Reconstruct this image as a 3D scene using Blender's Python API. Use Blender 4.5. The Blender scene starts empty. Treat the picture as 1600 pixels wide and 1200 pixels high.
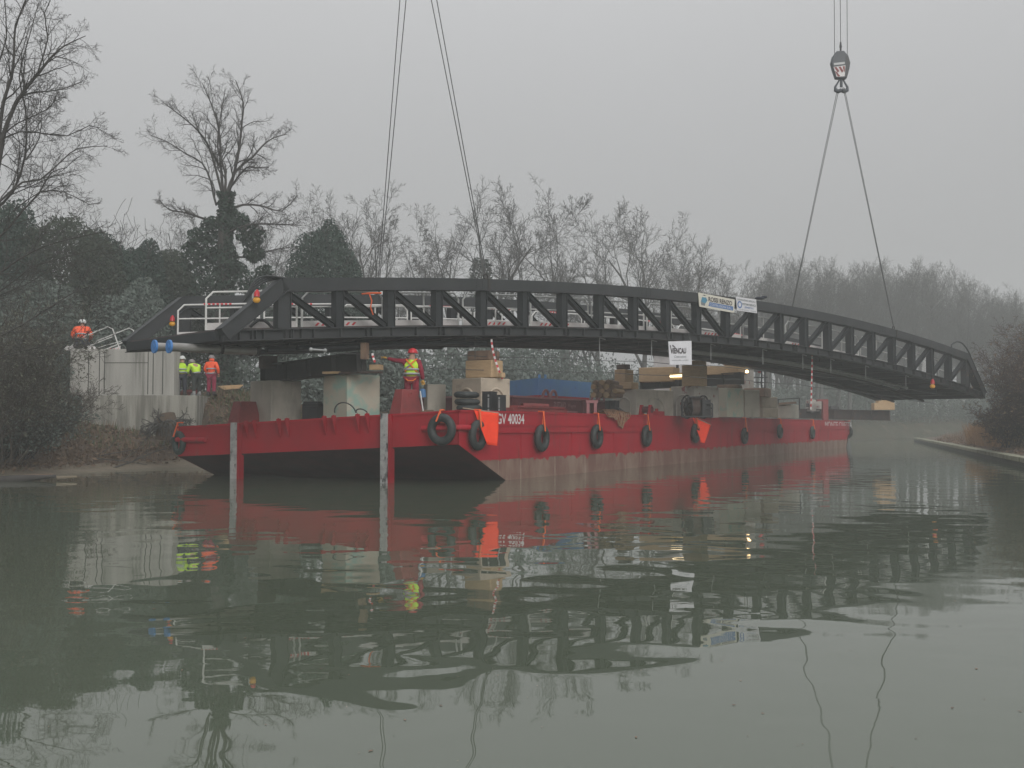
import bpy, bmesh, math, random
import numpy as np
from mathutils import Vector, Matrix, Euler

# ------------------------------------------------------------------ camera
F_PX = 1650.0                       # focal length in pixels of a 1600 px wide frame
CAM_H = 1.64
PITCH = math.atan(67.0 / F_PX)
SC = bpy.context.scene
COL = SC.collection
cam_d = bpy.data.cameras.new('camera')
cam_d.sensor_width = 36.0
cam_d.lens = 36.0 * F_PX / 1600.0
cam_d.clip_start = 0.1
cam_d.clip_end = 3000
cam = bpy.data.objects.new('camera', cam_d)
cam.location = (0, 0, CAM_H)
cam.rotation_euler = (math.radians(90) + PITCH, 0, 0)
COL.objects.link(cam)
SC.camera = cam

# ------------------------------------------------------------------ sky, sun, exposure
SUN_EL, SUN_AZ = math.radians(22), math.radians(158)   # behind the camera, to its right
world = bpy.data.worlds.new("World")
SC.world = world
world.use_nodes = True
nt = world.node_tree
for n in list(nt.nodes):
    nt.nodes.remove(n)
w_out = nt.nodes.new('ShaderNodeOutputWorld')
w_bg = nt.nodes.new('ShaderNodeBackground')
w_sky = nt.nodes.new('ShaderNodeTexSky')
w_sky.sky_type = 'NISHITA'
w_sky.sun_disc = False
w_sky.sun_elevation = SUN_EL
w_sky.sun_rotation = SUN_AZ
w_sky.air_density = 2.0
w_sky.dust_density = 6.0
w_hs = nt.nodes.new('ShaderNodeHueSaturation')
w_hs.inputs['Saturation'].default_value = 0.10
w_tc = nt.nodes.new('ShaderNodeTexCoord')
w_sep = nt.nodes.new('ShaderNodeSeparateXYZ')
w_ramp = nt.nodes.new('ShaderNodeMapRange')            # overcast sky: brighter overhead than at the horizon
w_ramp.inputs['From Min'].default_value = 0.0
w_ramp.inputs['From Max'].default_value = 1.0
w_ramp.inputs['To Min'].default_value = 3.3
w_ramp.inputs['To Max'].default_value = 13.0
w_pow = nt.nodes.new('ShaderNodeMath'); w_pow.operation = 'POWER'; w_pow.use_clamp = True
w_pow.inputs[1].default_value = 1.5
w_noise = nt.nodes.new('ShaderNodeTexNoise')
w_noise.inputs['Scale'].default_value = 1.6
w_noise.inputs['Detail'].default_value = 3
w_nr = nt.nodes.new('ShaderNodeMapRange')
w_nr.inputs['To Min'].default_value = 0.95
w_nr.inputs['To Max'].default_value = 1.05
w_mul = nt.nodes.new('ShaderNodeMath'); w_mul.operation = 'MULTIPLY'
w_tint = nt.nodes.new('ShaderNodeMix'); w_tint.data_type = 'RGBA'; w_tint.blend_type = 'MULTIPLY'
w_tint.inputs['Factor'].default_value = 1.0
w_tint.inputs['B'].default_value = (0.975, 0.980, 1.0, 1)
w_mix = nt.nodes.new('ShaderNodeMix'); w_mix.data_type = 'RGBA'
w_mix.inputs['Factor'].default_value = 0.90
L = nt.links.new
L(w_tc.outputs['Generated'], w_sep.inputs[0])
L(w_tc.outputs['Generated'], w_noise.inputs['Vector'])
L(w_sep.outputs['Z'], w_pow.inputs[0])
L(w_pow.outputs[0], w_ramp.inputs['Value'])
L(w_noise.outputs['Fac'], w_nr.inputs['Value'])
L(w_ramp.outputs['Result'], w_mul.inputs[0])
L(w_nr.outputs['Result'], w_mul.inputs[1])
L(w_mul.outputs[0], w_tint.inputs['A'])
L(w_sky.outputs[0], w_hs.inputs['Color'])
L(w_hs.outputs[0], w_mix.inputs['A'])
L(w_tint.outputs['Result'], w_mix.inputs['B'])
L(w_mix.outputs['Result'], w_bg.inputs['Color'])
w_bg.inputs['Strength'].default_value = 0.107
L(w_bg.outputs[0], w_out.inputs['Surface'])

sun_d = bpy.data.lights.new('sun', 'SUN')
sun_d.energy = 1.5
sun_d.angle = math.radians(30)
sun_d.color = (1.0, 0.97, 0.93)
sun = bpy.data.objects.new('sun', sun_d)
# sun_rotation 0 is +Y, clockwise seen from above
sdir = Vector((math.sin(SUN_AZ) * math.cos(SUN_EL), math.cos(SUN_AZ) * math.cos(SUN_EL), math.sin(SUN_EL)))
sun.rotation_euler = sdir.to_track_quat('Z', 'Y').to_euler()
COL.objects.link(sun)

SC.view_settings.view_transform = 'Standard'
SC.view_settings.look = 'None'
SC.view_settings.exposure = 0.0
SC.view_settings.gamma = 1.0
SC.view_settings.use_curve_mapping = False
SC.cycles.volume_bounces = 3
SC.cycles.max_bounces = 8
SC.cycles.diffuse_bounces = 3
SC.cycles.glossy_bounces = 3
SC.cycles.volume_step_rate = 5
SC.cycles.use_denoising = True

# ------------------------------------------------------------------ helpers
CP, SP = math.cos(PITCH), math.sin(PITCH)


def P(px, py, Y):
    """world point on the ray of photo pixel (px, py) at world depth Y"""
    x, y = (px - 800) / F_PX, (600 - py) / F_PX
    d = Vector((x, CP - y * SP, SP + y * CP))
    k = Y / d.y
    return Vector((d.x * k, Y, CAM_H + d.z * k))


def kx(px, py=600):
    p = P(px, py, 1.0)
    return p.x


def lin(r, g, b):
    f = lambda c: (c / 255 / 12.92) if c <= 10 else ((c / 255 + 0.055) / 1.055) ** 2.4
    return (f(r), f(g), f(b))


LOC = {}


def tag(o, label=None, cat=None, group=None, kind=None):
    if label: o['label'] = label
    if cat: o['category'] = cat
    if group: o['group'] = group
    if kind: o['kind'] = kind
    return o


def thing(name, label, cat, loc=(0, 0, 0), group=None):
    o = bpy.data.objects.new(name, None)
    o.empty_display_size = 0.3
    COL.objects.link(o)
    o.location = loc
    LOC[o.name] = Vector(loc)
    return tag(o, label, cat, group)


def link_mesh(name, me, material, parent=None, loc=None):
    o = bpy.data.objects.new(name, me)
    if material is not None and not me.materials:
        for m_ in (material if isinstance(material, (list, tuple)) else [material]):
            me.materials.append(m_)
    COL.objects.link(o)
    if loc is not None:
        o.location = loc
    if parent is not None:
        o.parent = parent
    LOC[o.name] = LOC.get(parent.name, Vector((0, 0, 0))) if parent is not None else Vector(loc or (0, 0, 0))
    return o


class MB:
    """collects shapes in world (or local) coordinates, then links them as one mesh"""

    def __init__(self):
        self.v, self.f, self.m, self.s = [], [], [], []
        self.mi = 0

    def add(self, vs, fs, smooth=False):
        b = len(self.v)
        self.v += [tuple(q) for q in vs]
        for q in fs:
            self.f.append([b + i for i in q])
            self.m.append(self.mi)
            self.s.append(smooth)

    def hexa(self, c8):
        self.add(c8, [(0, 3, 2, 1), (4, 5, 6, 7), (0, 1, 5, 4), (1, 2, 6, 5), (2, 3, 7, 6), (3, 0, 4, 7)])

    def frame_box(self, o, ax, ay, az):
        """box from corner o with edge vectors"""
        o, ax, ay, az = Vector(o), Vector(ax), Vector(ay), Vector(az)
        self.hexa([o, o + ax, o + ax + ay, o + ay, o + az, o + ax + az, o + ax + ay + az, o + ay + az])

    def box(self, c, s, rz=0.0):
        c = Vector(c)
        ca, sa = math.cos(rz), math.sin(rz)
        ax, ay, az = Vector((ca, sa, 0)) * s[0], Vector((-sa, ca, 0)) * s[1], Vector((0, 0, s[2]))
        self.frame_box(c - ax / 2 - ay / 2 - az / 2, ax, ay, az)

    def bar(self, p0, p1, w, h, up=(0, 0, 1)):
        """rectangular bar centred on p0-p1; w across, h along up"""
        p0, p1, up = Vector(p0), Vector(p1), Vector(up)
        d = (p1 - p0)
        x = d.normalized().cross(up)
        if x.length < 1e-5:
            x = Vector((1, 0, 0))
        x.normalize()
        z = x.cross(d.normalized()).normalized()
        self.frame_box(p0 - x * w / 2 - z * h / 2, x * w, d, z * h)

    def ibeam(self, p0, p1, w, h, t=0.03, up=(0, 0, 1)):
        p0, p1, up = Vector(p0), Vector(p1), Vector(up)
        d = (p1 - p0).normalized()
        x = d.cross(up).normalized()
        z = x.cross(d).normalized()
        self.bar(p0 + z * (h / 2 - t / 2), p1 + z * (h / 2 - t / 2), w, t, z)
        self.bar(p0 - z * (h / 2 - t / 2), p1 - z * (h / 2 - t / 2), w, t, z)
        self.bar(p0, p1, t, h - 2 * t, z)
        L_ = (p1 - p0).length
        n = max(2, int(L_ / 1.2))
        for i in range(n + 1):
            q = p0.lerp(p1, min(0.99, max(0.01, i / n)))
            self.frame_box(q - d * t / 2 - x * w * 0.46 - z * (h / 2 - t), x * w * 0.92, d * t, z * (h - 2 * t))

    def tube(self, pts, r, n=8, cap=True, smooth=True):
        pts = [Vector(p) for p in pts]
        K = len(pts)
        rs = r if isinstance(r, (list, tuple)) else [r] * K
        tg = []
        for i in range(K):
            a, b = pts[max(0, i - 1)], pts[min(K - 1, i + 1)]
            t = (b - a)
            tg.append(t.normalized() if t.length > 1e-9 else Vector((0, 0, 1)))
        ref = Vector((0, 0, 1)) if abs(tg[0].z) < 0.9 else Vector((1, 0, 0))
        u = tg[0].cross(ref).normalized()
        vs, fs = [], []
        for i in range(K):
            u = (u - tg[i] * u.dot(tg[i]))
            if u.length < 1e-6:
                u = tg[i].orthogonal()
            u.normalize()
            w = tg[i].cross(u)
            for j in range(n):
                a = 2 * math.pi * j / n
                vs.append(pts[i] + (u * math.cos(a) + w * math.sin(a)) * rs[i])
        for i in range(K - 1):
            for j in range(n):
                j2 = (j + 1) % n
                fs.append((i * n + j, i * n + j2, (i + 1) * n + j2, (i + 1) * n + j))
        self.add(vs, fs, smooth)
        if cap:
            self.add(vs[:n], [tuple(reversed(range(n)))])
            self.add(vs[-n:], [tuple(range(n))])

    def torus(self, c, axis, R, r, n=28, m=10, squash=1.0):
        c, axis = Vector(c), Vector(axis).normalized()
        u = axis.orthogonal().normalized()
        w = axis.cross(u)
        vs, fs = [], []
        for i in range(n):
            a = 2 * math.pi * i / n
            rad = u * math.cos(a) + w * math.sin(a)
            for j in range(m):
                b = 2 * math.pi * j / m
                vs.append(c + rad * (R + r * math.cos(b)) + axis * (r * squash * math.sin(b)))
        for i in range(n):
            for j in range(m):
                i2, j2 = (i + 1) % n, (j + 1) % m
                fs.append((i * m + j, i2 * m + j, i2 * m + j2, i * m + j2))
        self.add(vs, fs, True)

    def prism(self, poly, ext):
        """closed polygon (list of points) extruded by vector ext"""
        n = len(poly)
        a = [Vector(p) for p in poly]
        b = [p + Vector(ext) for p in a]
        self.add(a + b, [tuple(reversed(range(n))), tuple(range(n, 2 * n))] +
                 [(i, (i + 1) % n, n + (i + 1) % n, n + i) for i in range(n)])

    def ball(self, c, r, n=12, m=8, zmin=-1.0):
        c = Vector(c)
        rx, ry, rz = r if isinstance(r, (list, tuple)) else (r, r, r)
        vs, fs = [], []
        for i in range(m + 1):
            t = math.asin(zmin) + (math.pi / 2 - math.asin(zmin)) * i / m
            for j in range(n):
                a = 2 * math.pi * j / n
                vs.append(c + Vector((rx * math.cos(t) * math.cos(a), ry * math.cos(t) * math.sin(a), rz * math.sin(t))))
        for i in range(m):
            for j in range(n):
                fs.append((i * n + j, i * n + (j + 1) % n, (i + 1) * n + (j + 1) % n, (i + 1) * n + j))
        self.add(vs, fs, True)

    def build(self, name, material, parent=None, label=None, origin=None, bevel=0.0, cat=None, group=None):
        if parent is not None:
            org = LOC.get(parent.name, Vector((0, 0, 0)))
        elif origin is not None:
            org = Vector(origin)
        else:
            a = np.array(self.v)
            org = Vector(((a[:, 0].min() + a[:, 0].max()) / 2, (a[:, 1].min() + a[:, 1].max()) / 2, a[:, 2].min()))
        me = bpy.data.meshes.new(name)
        me.from_pydata([(q[0] - org.x, q[1] - org.y, q[2] - org.z) for q in self.v], [], self.f)
        ms = material if isinstance(material, (list, tuple)) else [material]
        for m_ in ms:
            me.materials.append(m_)
        me.polygons.foreach_set('material_index', self.m)
        me.polygons.foreach_set('use_smooth', self.s)
        bm = bmesh.new(); bm.from_mesh(me)
        bmesh.ops.recalc_face_normals(bm, faces=bm.faces)
        bm.to_mesh(me); bm.free()
        me.update()
        o = link_mesh(name, me, None, parent, None if parent is not None else org)
        if bevel:
            md = o.modifiers.new('bevel', 'BEVEL'); md.width = bevel; md.segments = 2; md.limit_method = 'ANGLE'
        return tag(o, label, cat, group)


def new_from(o):
    dg = bpy.context.evaluated_depsgraph_get()
    dg.update()
    me = bpy.data.meshes.new_from_object(o.evaluated_get(dg))
    return me


def text_part(name, body, origin, xdir, ydir, height, material, parent, width=None, extrude=0.004, bold=0.0, align='LEFT', squeeze=None):
    """lettering as a mesh lying in the plane (xdir, ydir); origin at the baseline"""
    cu = bpy.data.curves.new(name, 'FONT')
    cu.body = body
    cu.size = 1.0
    cu.extrude = 0.0
    cu.offset = bold
    to = bpy.data.objects.new('lettering_source', cu)
    COL.objects.link(to)
    me = new_from(to)
    bpy.data.objects.remove(to)
    a = np.array([tuple(v.co) for v in me.vertices])
    x0, x1 = a[:, 0].min(), a[:, 0].max()
    y0, y1 = a[:, 1].min(), a[:, 1].max()
    sy = height / 0.72
    sx = width / (x1 - x0) if width else sy * (squeeze or 1.0)
    W = (x1 - x0) * sx
    off = {'LEFT': 0, 'CENTER': -W / 2, 'RIGHT': -W}[align]
    X, Yv = Vector(xdir).normalized(), Vector(ydir).normalized()
    N = X.cross(Yv)
    org = LOC.get(parent.name, Vector((0, 0, 0)))
    for v in me.vertices:
        q = Vector(origin) + X * ((v.co.x - x0) * sx + off) + Yv * (v.co.y * sy) + N * extrude - org
        v.co = q
    me.materials.clear()
    o = link_mesh(name, me, material, parent)
    return o


# ------------------------------------------------------------------ materials
def mat(name, col, rough=0.7, col2=None, scale=3.0, detail=6.0, bump=0.0, bscale=None, metal=0.0, stretch=(1, 1, 1), contrast=(0.35, 0.65), spec=0.5,
        col3=None, c3range=(0.6, 0.7), scale3=1.0, stretch3=(1, 1, 1), island=False):
    m = bpy.data.materials.new(name)
    m.use_nodes = True
    t = m.node_tree
    b = t.nodes['Principled BSDF']
    b.inputs['Roughness'].default_value = rough
    b.inputs['Metallic'].default_value = metal
    b.inputs['Specular IOR Level'].default_value = spec
    b.inputs['Base Color'].default_value = (*col, 1)
    out = None
    tc = t.nodes.new('ShaderNodeTexCoord')

    def noise(sc, st, det):
        mp = t.nodes.new('ShaderNodeMapping')
        mp.inputs['Scale'].default_value = st
        t.links.new(tc.outputs['Object'], mp.inputs['Vector'])
        nz = t.nodes.new('ShaderNodeTexNoise')
        nz.inputs['Scale'].default_value = sc
        nz.inputs['Detail'].default_value = det
        nz.inputs['Roughness'].default_value = 0.6
        t.links.new(mp.outputs[0], nz.inputs['Vector'])
        return nz

    if col2 is not None:
        if island:
            g = t.nodes.new('ShaderNodeNewGeometry')
            src = g.outputs['Random Per Island']
            lo, hi = 0.0, 1.0
        else:
            src = noise(scale, stretch, detail).outputs['Fac']
            lo, hi = contrast
        mr = t.nodes.new('ShaderNodeMapRange')
        mr.inputs['From Min'].default_value = lo
        mr.inputs['From Max'].default_value = hi
        t.links.new(src, mr.inputs['Value'])
        mx = t.nodes.new('ShaderNodeMix'); mx.data_type = 'RGBA'
        mx.inputs['A'].default_value = (*col, 1)
        mx.inputs['B'].default_value = (*col2, 1)
        t.links.new(mr.outputs['Result'], mx.inputs['Factor'])
        out = mx.outputs['Result']
    if col3 is not None:
        n3 = noise(scale3, stretch3, 8.0)
        mr = t.nodes.new('ShaderNodeMapRange')
        mr.inputs['From Min'].default_value = c3range[0]
        mr.inputs['From Max'].default_value = c3range[1]
        t.links.new(n3.outputs['Fac'], mr.inputs['Value'])
        mx = t.nodes.new('ShaderNodeMix'); mx.data_type = 'RGBA'
        if out is not None:
            t.links.new(out, mx.inputs['A'])
        else:
            mx.inputs['A'].default_value = (*col, 1)
        mx.inputs['B'].default_value = (*col3, 1)
        t.links.new(mr.outputs['Result'], mx.inputs['Factor'])
        out = mx.outputs['Result']
    if out is not None:
        t.links.new(out, b.inputs['Base Color'])
    if bump:
        nb = noise(bscale or scale * 4, (1, 1, 1), 6.0)
        bp = t.nodes.new('ShaderNodeBump')
        bp.inputs['Strength'].default_value = 1.0
        bp.inputs['Distance'].default_value = bump
        t.links.new(nb.outputs['Fac'], bp.inputs['Height'])
        t.links.new(bp.outputs[0], b.inputs['Normal'])
    return m


def emit(name, col, strength):
    m = bpy.data.materials.new(name)
    m.use_nodes = True
    b = m.node_tree.nodes['Principled BSDF']
    b.inputs['Base Color'].default_value = (*col, 1)
    b.inputs['Emission Color'].default_value = (*col, 1)
    b.inputs['Emission Strength'].default_value = strength
    return m


M = {}
M['hull'] = mat('hull_red_paint', (0.37, 0.011, 0.024), 0.55, (0.30, 0.015, 0.027), 0.6, 8, 0.004, 2.0, spec=0.2, stretch=(1, 1, 0.5),
                col3=(0.15, 0.045, 0.035), c3range=(0.58, 0.74), scale3=3.2, stretch3=(1, 1, 0.12))
M['hull_bow'] = mat('bow_red_paint', (0.31, 0.010, 0.020), 0.55, (0.24, 0.014, 0.022), 0.8, 8, 0.004, 2.0, spec=0.2,
                    col3=(0.13, 0.075, 0.055), c3range=(0.60, 0.76), scale3=1.1, stretch3=(1, 1, 0.3))
M['antifoul'] = mat('antifouling', (0.16, 0.080, 0.062), 0.85, (0.25, 0.175, 0.135), 1.1, 12, 0.006, 9, stretch=(1, 1, 0.5), contrast=(0.40, 0.66),
                    col3=(0.36, 0.30, 0.25), c3range=(0.62, 0.69), scale3=3.1, stretch3=(1, 1, 0.07))
_t = M['antifoul'].node_tree           # ragged lower edge of the red paint over the band
_b = _t.nodes['Principled BSDF']
_src = _b.inputs['Base Color'].links[0].from_socket
_tc = _t.nodes.new('ShaderNodeTexCoord'); _sx = _t.nodes.new('ShaderNodeSeparateXYZ')
_t.links.new(_tc.outputs['Object'], _sx.inputs[0])
_mp = _t.nodes.new('ShaderNodeMapping'); _mp.inputs['Scale'].default_value = (1, 1, 0.15)
_t.links.new(_tc.outputs['Object'], _mp.inputs['Vector'])
_nz = _t.nodes.new('ShaderNodeTexNoise'); _nz.inputs['Scale'].default_value = 2.4; _nz.inputs['Detail'].default_value = 8
_t.links.new(_mp.outputs[0], _nz.inputs['Vector'])
_ma = _t.nodes.new('ShaderNodeMath'); _ma.operation = 'MULTIPLY_ADD'; _ma.inputs[1].default_value = 0.75
_t.links.new(_nz.outputs['Fac'], _ma.inputs[0]); _t.links.new(_sx.outputs['Z'], _ma.inputs[2])
_mr = _t.nodes.new('ShaderNodeMapRange'); _mr.inputs['From Min'].default_value = 0.99; _mr.inputs['From Max'].default_value = 1.03
_t.links.new(_ma.outputs[0], _mr.inputs['Value'])
_mx = _t.nodes.new('ShaderNodeMix'); _mx.data_type = 'RGBA'; _mx.inputs['B'].default_value = (0.30, 0.014, 0.025, 1)
_t.links.new(_src, _mx.inputs['A']); _t.links.new(_mr.outputs['Result'], _mx.inputs['Factor'])
_t.links.new(_mx.outputs['Result'], _b.inputs['Base Color'])
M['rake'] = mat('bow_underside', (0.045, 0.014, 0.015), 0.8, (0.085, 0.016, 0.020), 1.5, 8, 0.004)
M['red_box'] = mat('red_primer', (0.24, 0.035, 0.035), 0.6, (0.17, 0.028, 0.028), 2.5, 6, 0.003, col3=(0.08, 0.02, 0.02), c3range=(0.66, 0.72), scale3=3)
M['dark_red'] = mat('dark_red_paint', (0.13, 0.022, 0.03), 0.6, (0.09, 0.018, 0.024), 2.5, 6)
M['pale_red'] = mat('pale_red_edge', (0.30, 0.12, 0.13), 0.6, (0.24, 0.09, 0.10), 4, 6)
M['deck'] = mat('deck_plate', (0.15, 0.045, 0.045), 0.8, (0.09, 0.05, 0.045), 1.2, 8, 0.003)
M['worn_white'] = mat('worn_white_strip', (0.36, 0.36, 0.35), 0.75, (0.22, 0.22, 0.22), 5, 8, 0.004,
                      col3=(0.03, 0.03, 0.032), c3range=(0.56, 0.62), scale3=2.6, stretch3=(1.4, 1.4, 0.5))
M['lettering'] = mat('white_lettering', (0.70, 0.69, 0.68), 0.6, (0.5, 0.45, 0.45), 9, 6)
M['lettering_dim'] = mat('faded_lettering', (0.34, 0.20, 0.21), 0.7, (0.22, 0.12, 0.12), 8, 6)
M['rubber'] = mat('black_rubber', (0.014, 0.018, 0.018), 0.6, (0.03, 0.036, 0.036), 6, 6, 0.004)
M['green_rubber'] = mat('weathered_rubber', (0.016, 0.030, 0.028), 0.6, (0.03, 0.045, 0.042), 6, 6, 0.004)
M['orange_rope'] = mat('orange_strap', (0.75, 0.11, 0.02), 0.8, (0.55, 0.10, 0.03), 9)
M['orange_flag'] = mat('orange_flag_cloth', (0.92, 0.05, 0.008), 0.8, (0.80, 0.04, 0.008), 3)
M['stick'] = mat('pale_wood_stick', (0.42, 0.33, 0.24), 0.8, (0.33, 0.25, 0.18), 8)
M['tan_rope'] = mat('tan_rope', (0.30, 0.17, 0.10), 0.9, (0.18, 0.10, 0.06), 20, 4, 0.004)
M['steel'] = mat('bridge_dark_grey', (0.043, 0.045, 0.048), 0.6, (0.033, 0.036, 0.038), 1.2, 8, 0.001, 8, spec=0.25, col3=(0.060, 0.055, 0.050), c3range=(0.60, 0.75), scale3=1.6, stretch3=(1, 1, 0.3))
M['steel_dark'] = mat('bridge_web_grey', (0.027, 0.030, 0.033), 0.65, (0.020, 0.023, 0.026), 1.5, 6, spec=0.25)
M['soffit'] = mat('deck_soffit', (0.05, 0.045, 0.045), 0.7, (0.075, 0.055, 0.052), 1.2, 6)
M['beam_black'] = mat('black_steel', (0.020, 0.020, 0.021), 0.7, (0.032, 0.028, 0.026), 2, 8, 0.003, col3=(0.07, 0.035, 0.025), c3range=(0.62, 0.75), scale3=1.5)
M['beam_rust'] = mat('rusty_steel', (0.06, 0.035, 0.03), 0.8, (0.030, 0.027, 0.028), 1.4, 8, 0.003, col3=(0.11, 0.045, 0.03), c3range=(0.56, 0.7), scale3=2.5)
M['white_rail'] = mat('white_rail', (0.62, 0.62, 0.60), 0.5, (0.52, 0.52, 0.50), 6)
M['kick'] = mat('white_kickboard', (0.60, 0.58, 0.57), 0.6, (0.5, 0.48, 0.47), 4)
M['red_tape'] = mat('red_tape', (0.55, 0.03, 0.04), 0.6, (0.45, 0.03, 0.04), 8)
M['white_tape'] = mat('white_tape', (0.72, 0.71, 0.70), 0.6, (0.62, 0.60, 0.60), 8)
M['pipe'] = mat('silver_pipe', (0.33, 0.32, 0.31), 0.35, (0.25, 0.235, 0.22), 2, 6, metal=0.5)
M['galv'] = mat('galvanised', (0.36, 0.37, 0.37), 0.5, (0.28, 0.29, 0.29), 6, metal=0.3)
M['blue_cap'] = mat('blue_cap', (0.05, 0.22, 0.55), 0.45, (0.04, 0.17, 0.44), 6)
M['duct'] = mat('dark_duct', (0.020, 0.028, 0.034), 0.4, (0.03, 0.038, 0.045), 3)
M['cable'] = mat('steel_wire', (0.075, 0.078, 0.078), 0.6, (0.05, 0.052, 0.052), 20)
M['concrete'] = mat('concrete', (0.45, 0.42, 0.36), 0.9, (0.36, 0.335, 0.285), 1.3, 10, 0.01, 7, col3=(0.25, 0.235, 0.205), c3range=(0.55, 0.75), scale3=2.2, stretch3=(1, 1, 0.25))
M['concrete_warm'] = mat('warm_concrete', (0.47, 0.40, 0.315), 0.9, (0.37, 0.315, 0.25), 1.6, 10, 0.008, 9, col3=(0.22, 0.18, 0.14), c3range=(0.58, 0.72), scale3=2.5)
M['concrete_green'] = mat('green_stained_concrete', (0.43, 0.45, 0.37), 0.9, (0.48, 0.41, 0.33), 1.1, 8, 0.008, 9, col3=(0.29, 0.42, 0.36), c3range=(0.5, 0.62), scale3=1.8)
M['concrete_red'] = mat('painted_concrete', (0.43, 0.41, 0.37), 0.9, (0.34, 0.32, 0.29), 2, 8, 0.008, 9, col3=(0.22, 0.06, 0.06), c3range=(0.60, 0.63), scale3=2.6)
M['wall'] = mat('cast_concrete_wall', (0.38, 0.37, 0.34), 0.9, (0.27, 0.265, 0.24), 2.0, 10, 0.006, 8, stretch=(1.2, 1.2, 0.10), contrast=(0.38, 0.68),
                col3=(0.13, 0.13, 0.11), c3range=(0.57, 0.70), scale3=1.6, stretch3=(1.4, 1.4, 0.07))
M['wall_low'] = mat('stained_concrete_footing', (0.33, 0.32, 0.28), 0.9, (0.17, 0.165, 0.14), 2.0, 10, 0.006, 8, stretch=(1.6, 1.6, 0.12), contrast=(0.40, 0.60))
M['timber'] = mat('sawn_timber', (0.50, 0.35, 0.20), 0.8, (0.41, 0.28, 0.16), 3, 8, 0.003, 14, stretch=(1, 1, 5))
M['timber_old'] = mat('old_timber', (0.25, 0.165, 0.11), 0.85, (0.17, 0.11, 0.08), 3, 8, 0.004, 14)
M['timber_dark'] = mat('dark_packing_timber', (0.08, 0.05, 0.04), 0.85, (0.05, 0.035, 0.03), 4, 8, 0.004)
M['black_box'] = mat('black_plastic', (0.014, 0.015, 0.018), 0.5, (0.024, 0.025, 0.028), 4)
M['blue'] = mat('blue_paint', (0.07, 0.20, 0.44), 0.6, (0.08, 0.215, 0.39), 1.5, 8, 0.003, col3=(0.08, 0.11, 0.15), c3range=(0.62, 0.75), scale3=2)
M['blue_drum'] = mat('blue_plastic', (0.05, 0.16, 0.34), 0.5, (0.05, 0.14, 0.28), 3)
M['white_cabin'] = mat('white_cabin_paint', (0.60, 0.58, 0.57), 0.6, (0.5, 0.48, 0.47), 2, 6)
M['glass'] = mat('dark_glass', (0.02, 0.025, 0.03), 0.08, (0.03, 0.035, 0.04), 2)
M['lamp_tube'] = emit('lit_tube', (1.0, 0.80, 0.50), 3.2)
M['lamp_bulb'] = emit('lit_bulb', (1.0, 0.66, 0.30), 7.0)
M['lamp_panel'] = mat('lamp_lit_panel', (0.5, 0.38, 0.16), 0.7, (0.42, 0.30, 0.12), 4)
M['red_lens'] = mat('red_lens', (0.50, 0.01, 0.02), 0.3, (0.4, 0.01, 0.02), 8)
M['amber'] = mat('amber_body', (0.70, 0.34, 0.02), 0.4, (0.6, 0.28, 0.02), 8)
M['banner'] = mat('cream_banner', (0.62, 0.60, 0.52), 0.7, (0.55, 0.53, 0.46), 3)
M['banner_white'] = mat('white_banner', (0.64, 0.64, 0.66), 0.7, (0.57, 0.57, 0.6), 3)
M['sign_white'] = mat('white_sign', (0.70, 0.70, 0.73), 0.6, (0.64, 0.64, 0.67), 3)
M['ink'] = mat('dark_ink', (0.055, 0.045, 0.05), 0.7, (0.07, 0.06, 0.065), 8)
M['ink_blue'] = mat('blue_ink', (0.08, 0.17, 0.38), 0.7, (0.07, 0.15, 0.33), 8)
M['ink_teal'] = mat('teal_ink', (0.07, 0.24, 0.36), 0.7, (0.08, 0.22, 0.3), 8)
M['ink_grey'] = mat('grey_ink', (0.17, 0.19, 0.20), 0.7, (0.2, 0.22, 0.22), 8)
M['skin'] = mat('skin', (0.42, 0.24, 0.17), 0.6, (0.36, 0.2, 0.14), 12)
M['hiviz'] = mat('yellow_hi_vis', (0.55, 0.85, 0.04), 0.7, (0.46, 0.74, 0.04), 9, 6, 0.01, 12)
M['hiviz_orange'] = mat('orange_hi_vis', (0.95, 0.12, 0.03), 0.7, (0.82, 0.09, 0.03), 9, 6, 0.01, 12)
M['reflective'] = mat('grey_reflective_band', (0.40, 0.42, 0.45), 0.4, (0.32, 0.34, 0.38), 9)
M['red_cloth'] = mat('red_workwear', (0.26, 0.012, 0.035), 0.85, (0.19, 0.010, 0.028), 9, 6, 0.012, 10)
M['crimson'] = mat('crimson_trousers', (0.30, 0.02, 0.06), 0.85, (0.22, 0.018, 0.05), 9, 6, 0.012, 10)
M['navy'] = mat('navy_cloth', (0.018, 0.020, 0.034), 0.85, (0.028, 0.030, 0.044), 9, 6, 0.012, 10)
M['green_cloth'] = mat('dark_green_cloth', (0.020, 0.028, 0.026), 0.85, (0.03, 0.038, 0.034), 9, 6, 0.012, 10)
M['boot'] = mat('boot_leather', (0.02, 0.018, 0.017), 0.6, (0.03, 0.026, 0.024), 9)
M['boot_pale'] = mat('pale_boot', (0.30, 0.31, 0.31), 0.6, (0.2, 0.2, 0.2), 9)
M['helmet_red'] = mat('red_helmet', (0.58, 0.02, 0.03), 0.35, (0.5, 0.02, 0.03), 5)
M['helmet_white'] = mat('white_helmet', (0.68, 0.70, 0.68), 0.35, (0.6, 0.62, 0.6), 5)
M['helmet_grey'] = mat('grey_helmet', (0.25, 0.22, 0.22), 0.4, (0.2, 0.18, 0.18), 5)
M['harness'] = mat('orange_harness', (0.80, 0.20, 0.02), 0.8, (0.7, 0.17, 0.02), 9)
M['glove'] = mat('yellow_glove', (0.62, 0.36, 0.06), 0.8, (0.5, 0.28, 0.05), 9)
M['bark'] = mat('dark_bark', (0.040, 0.036, 0.034), 0.9, (0.060, 0.055, 0.050), 2, 6, 0.02, 6)
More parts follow.
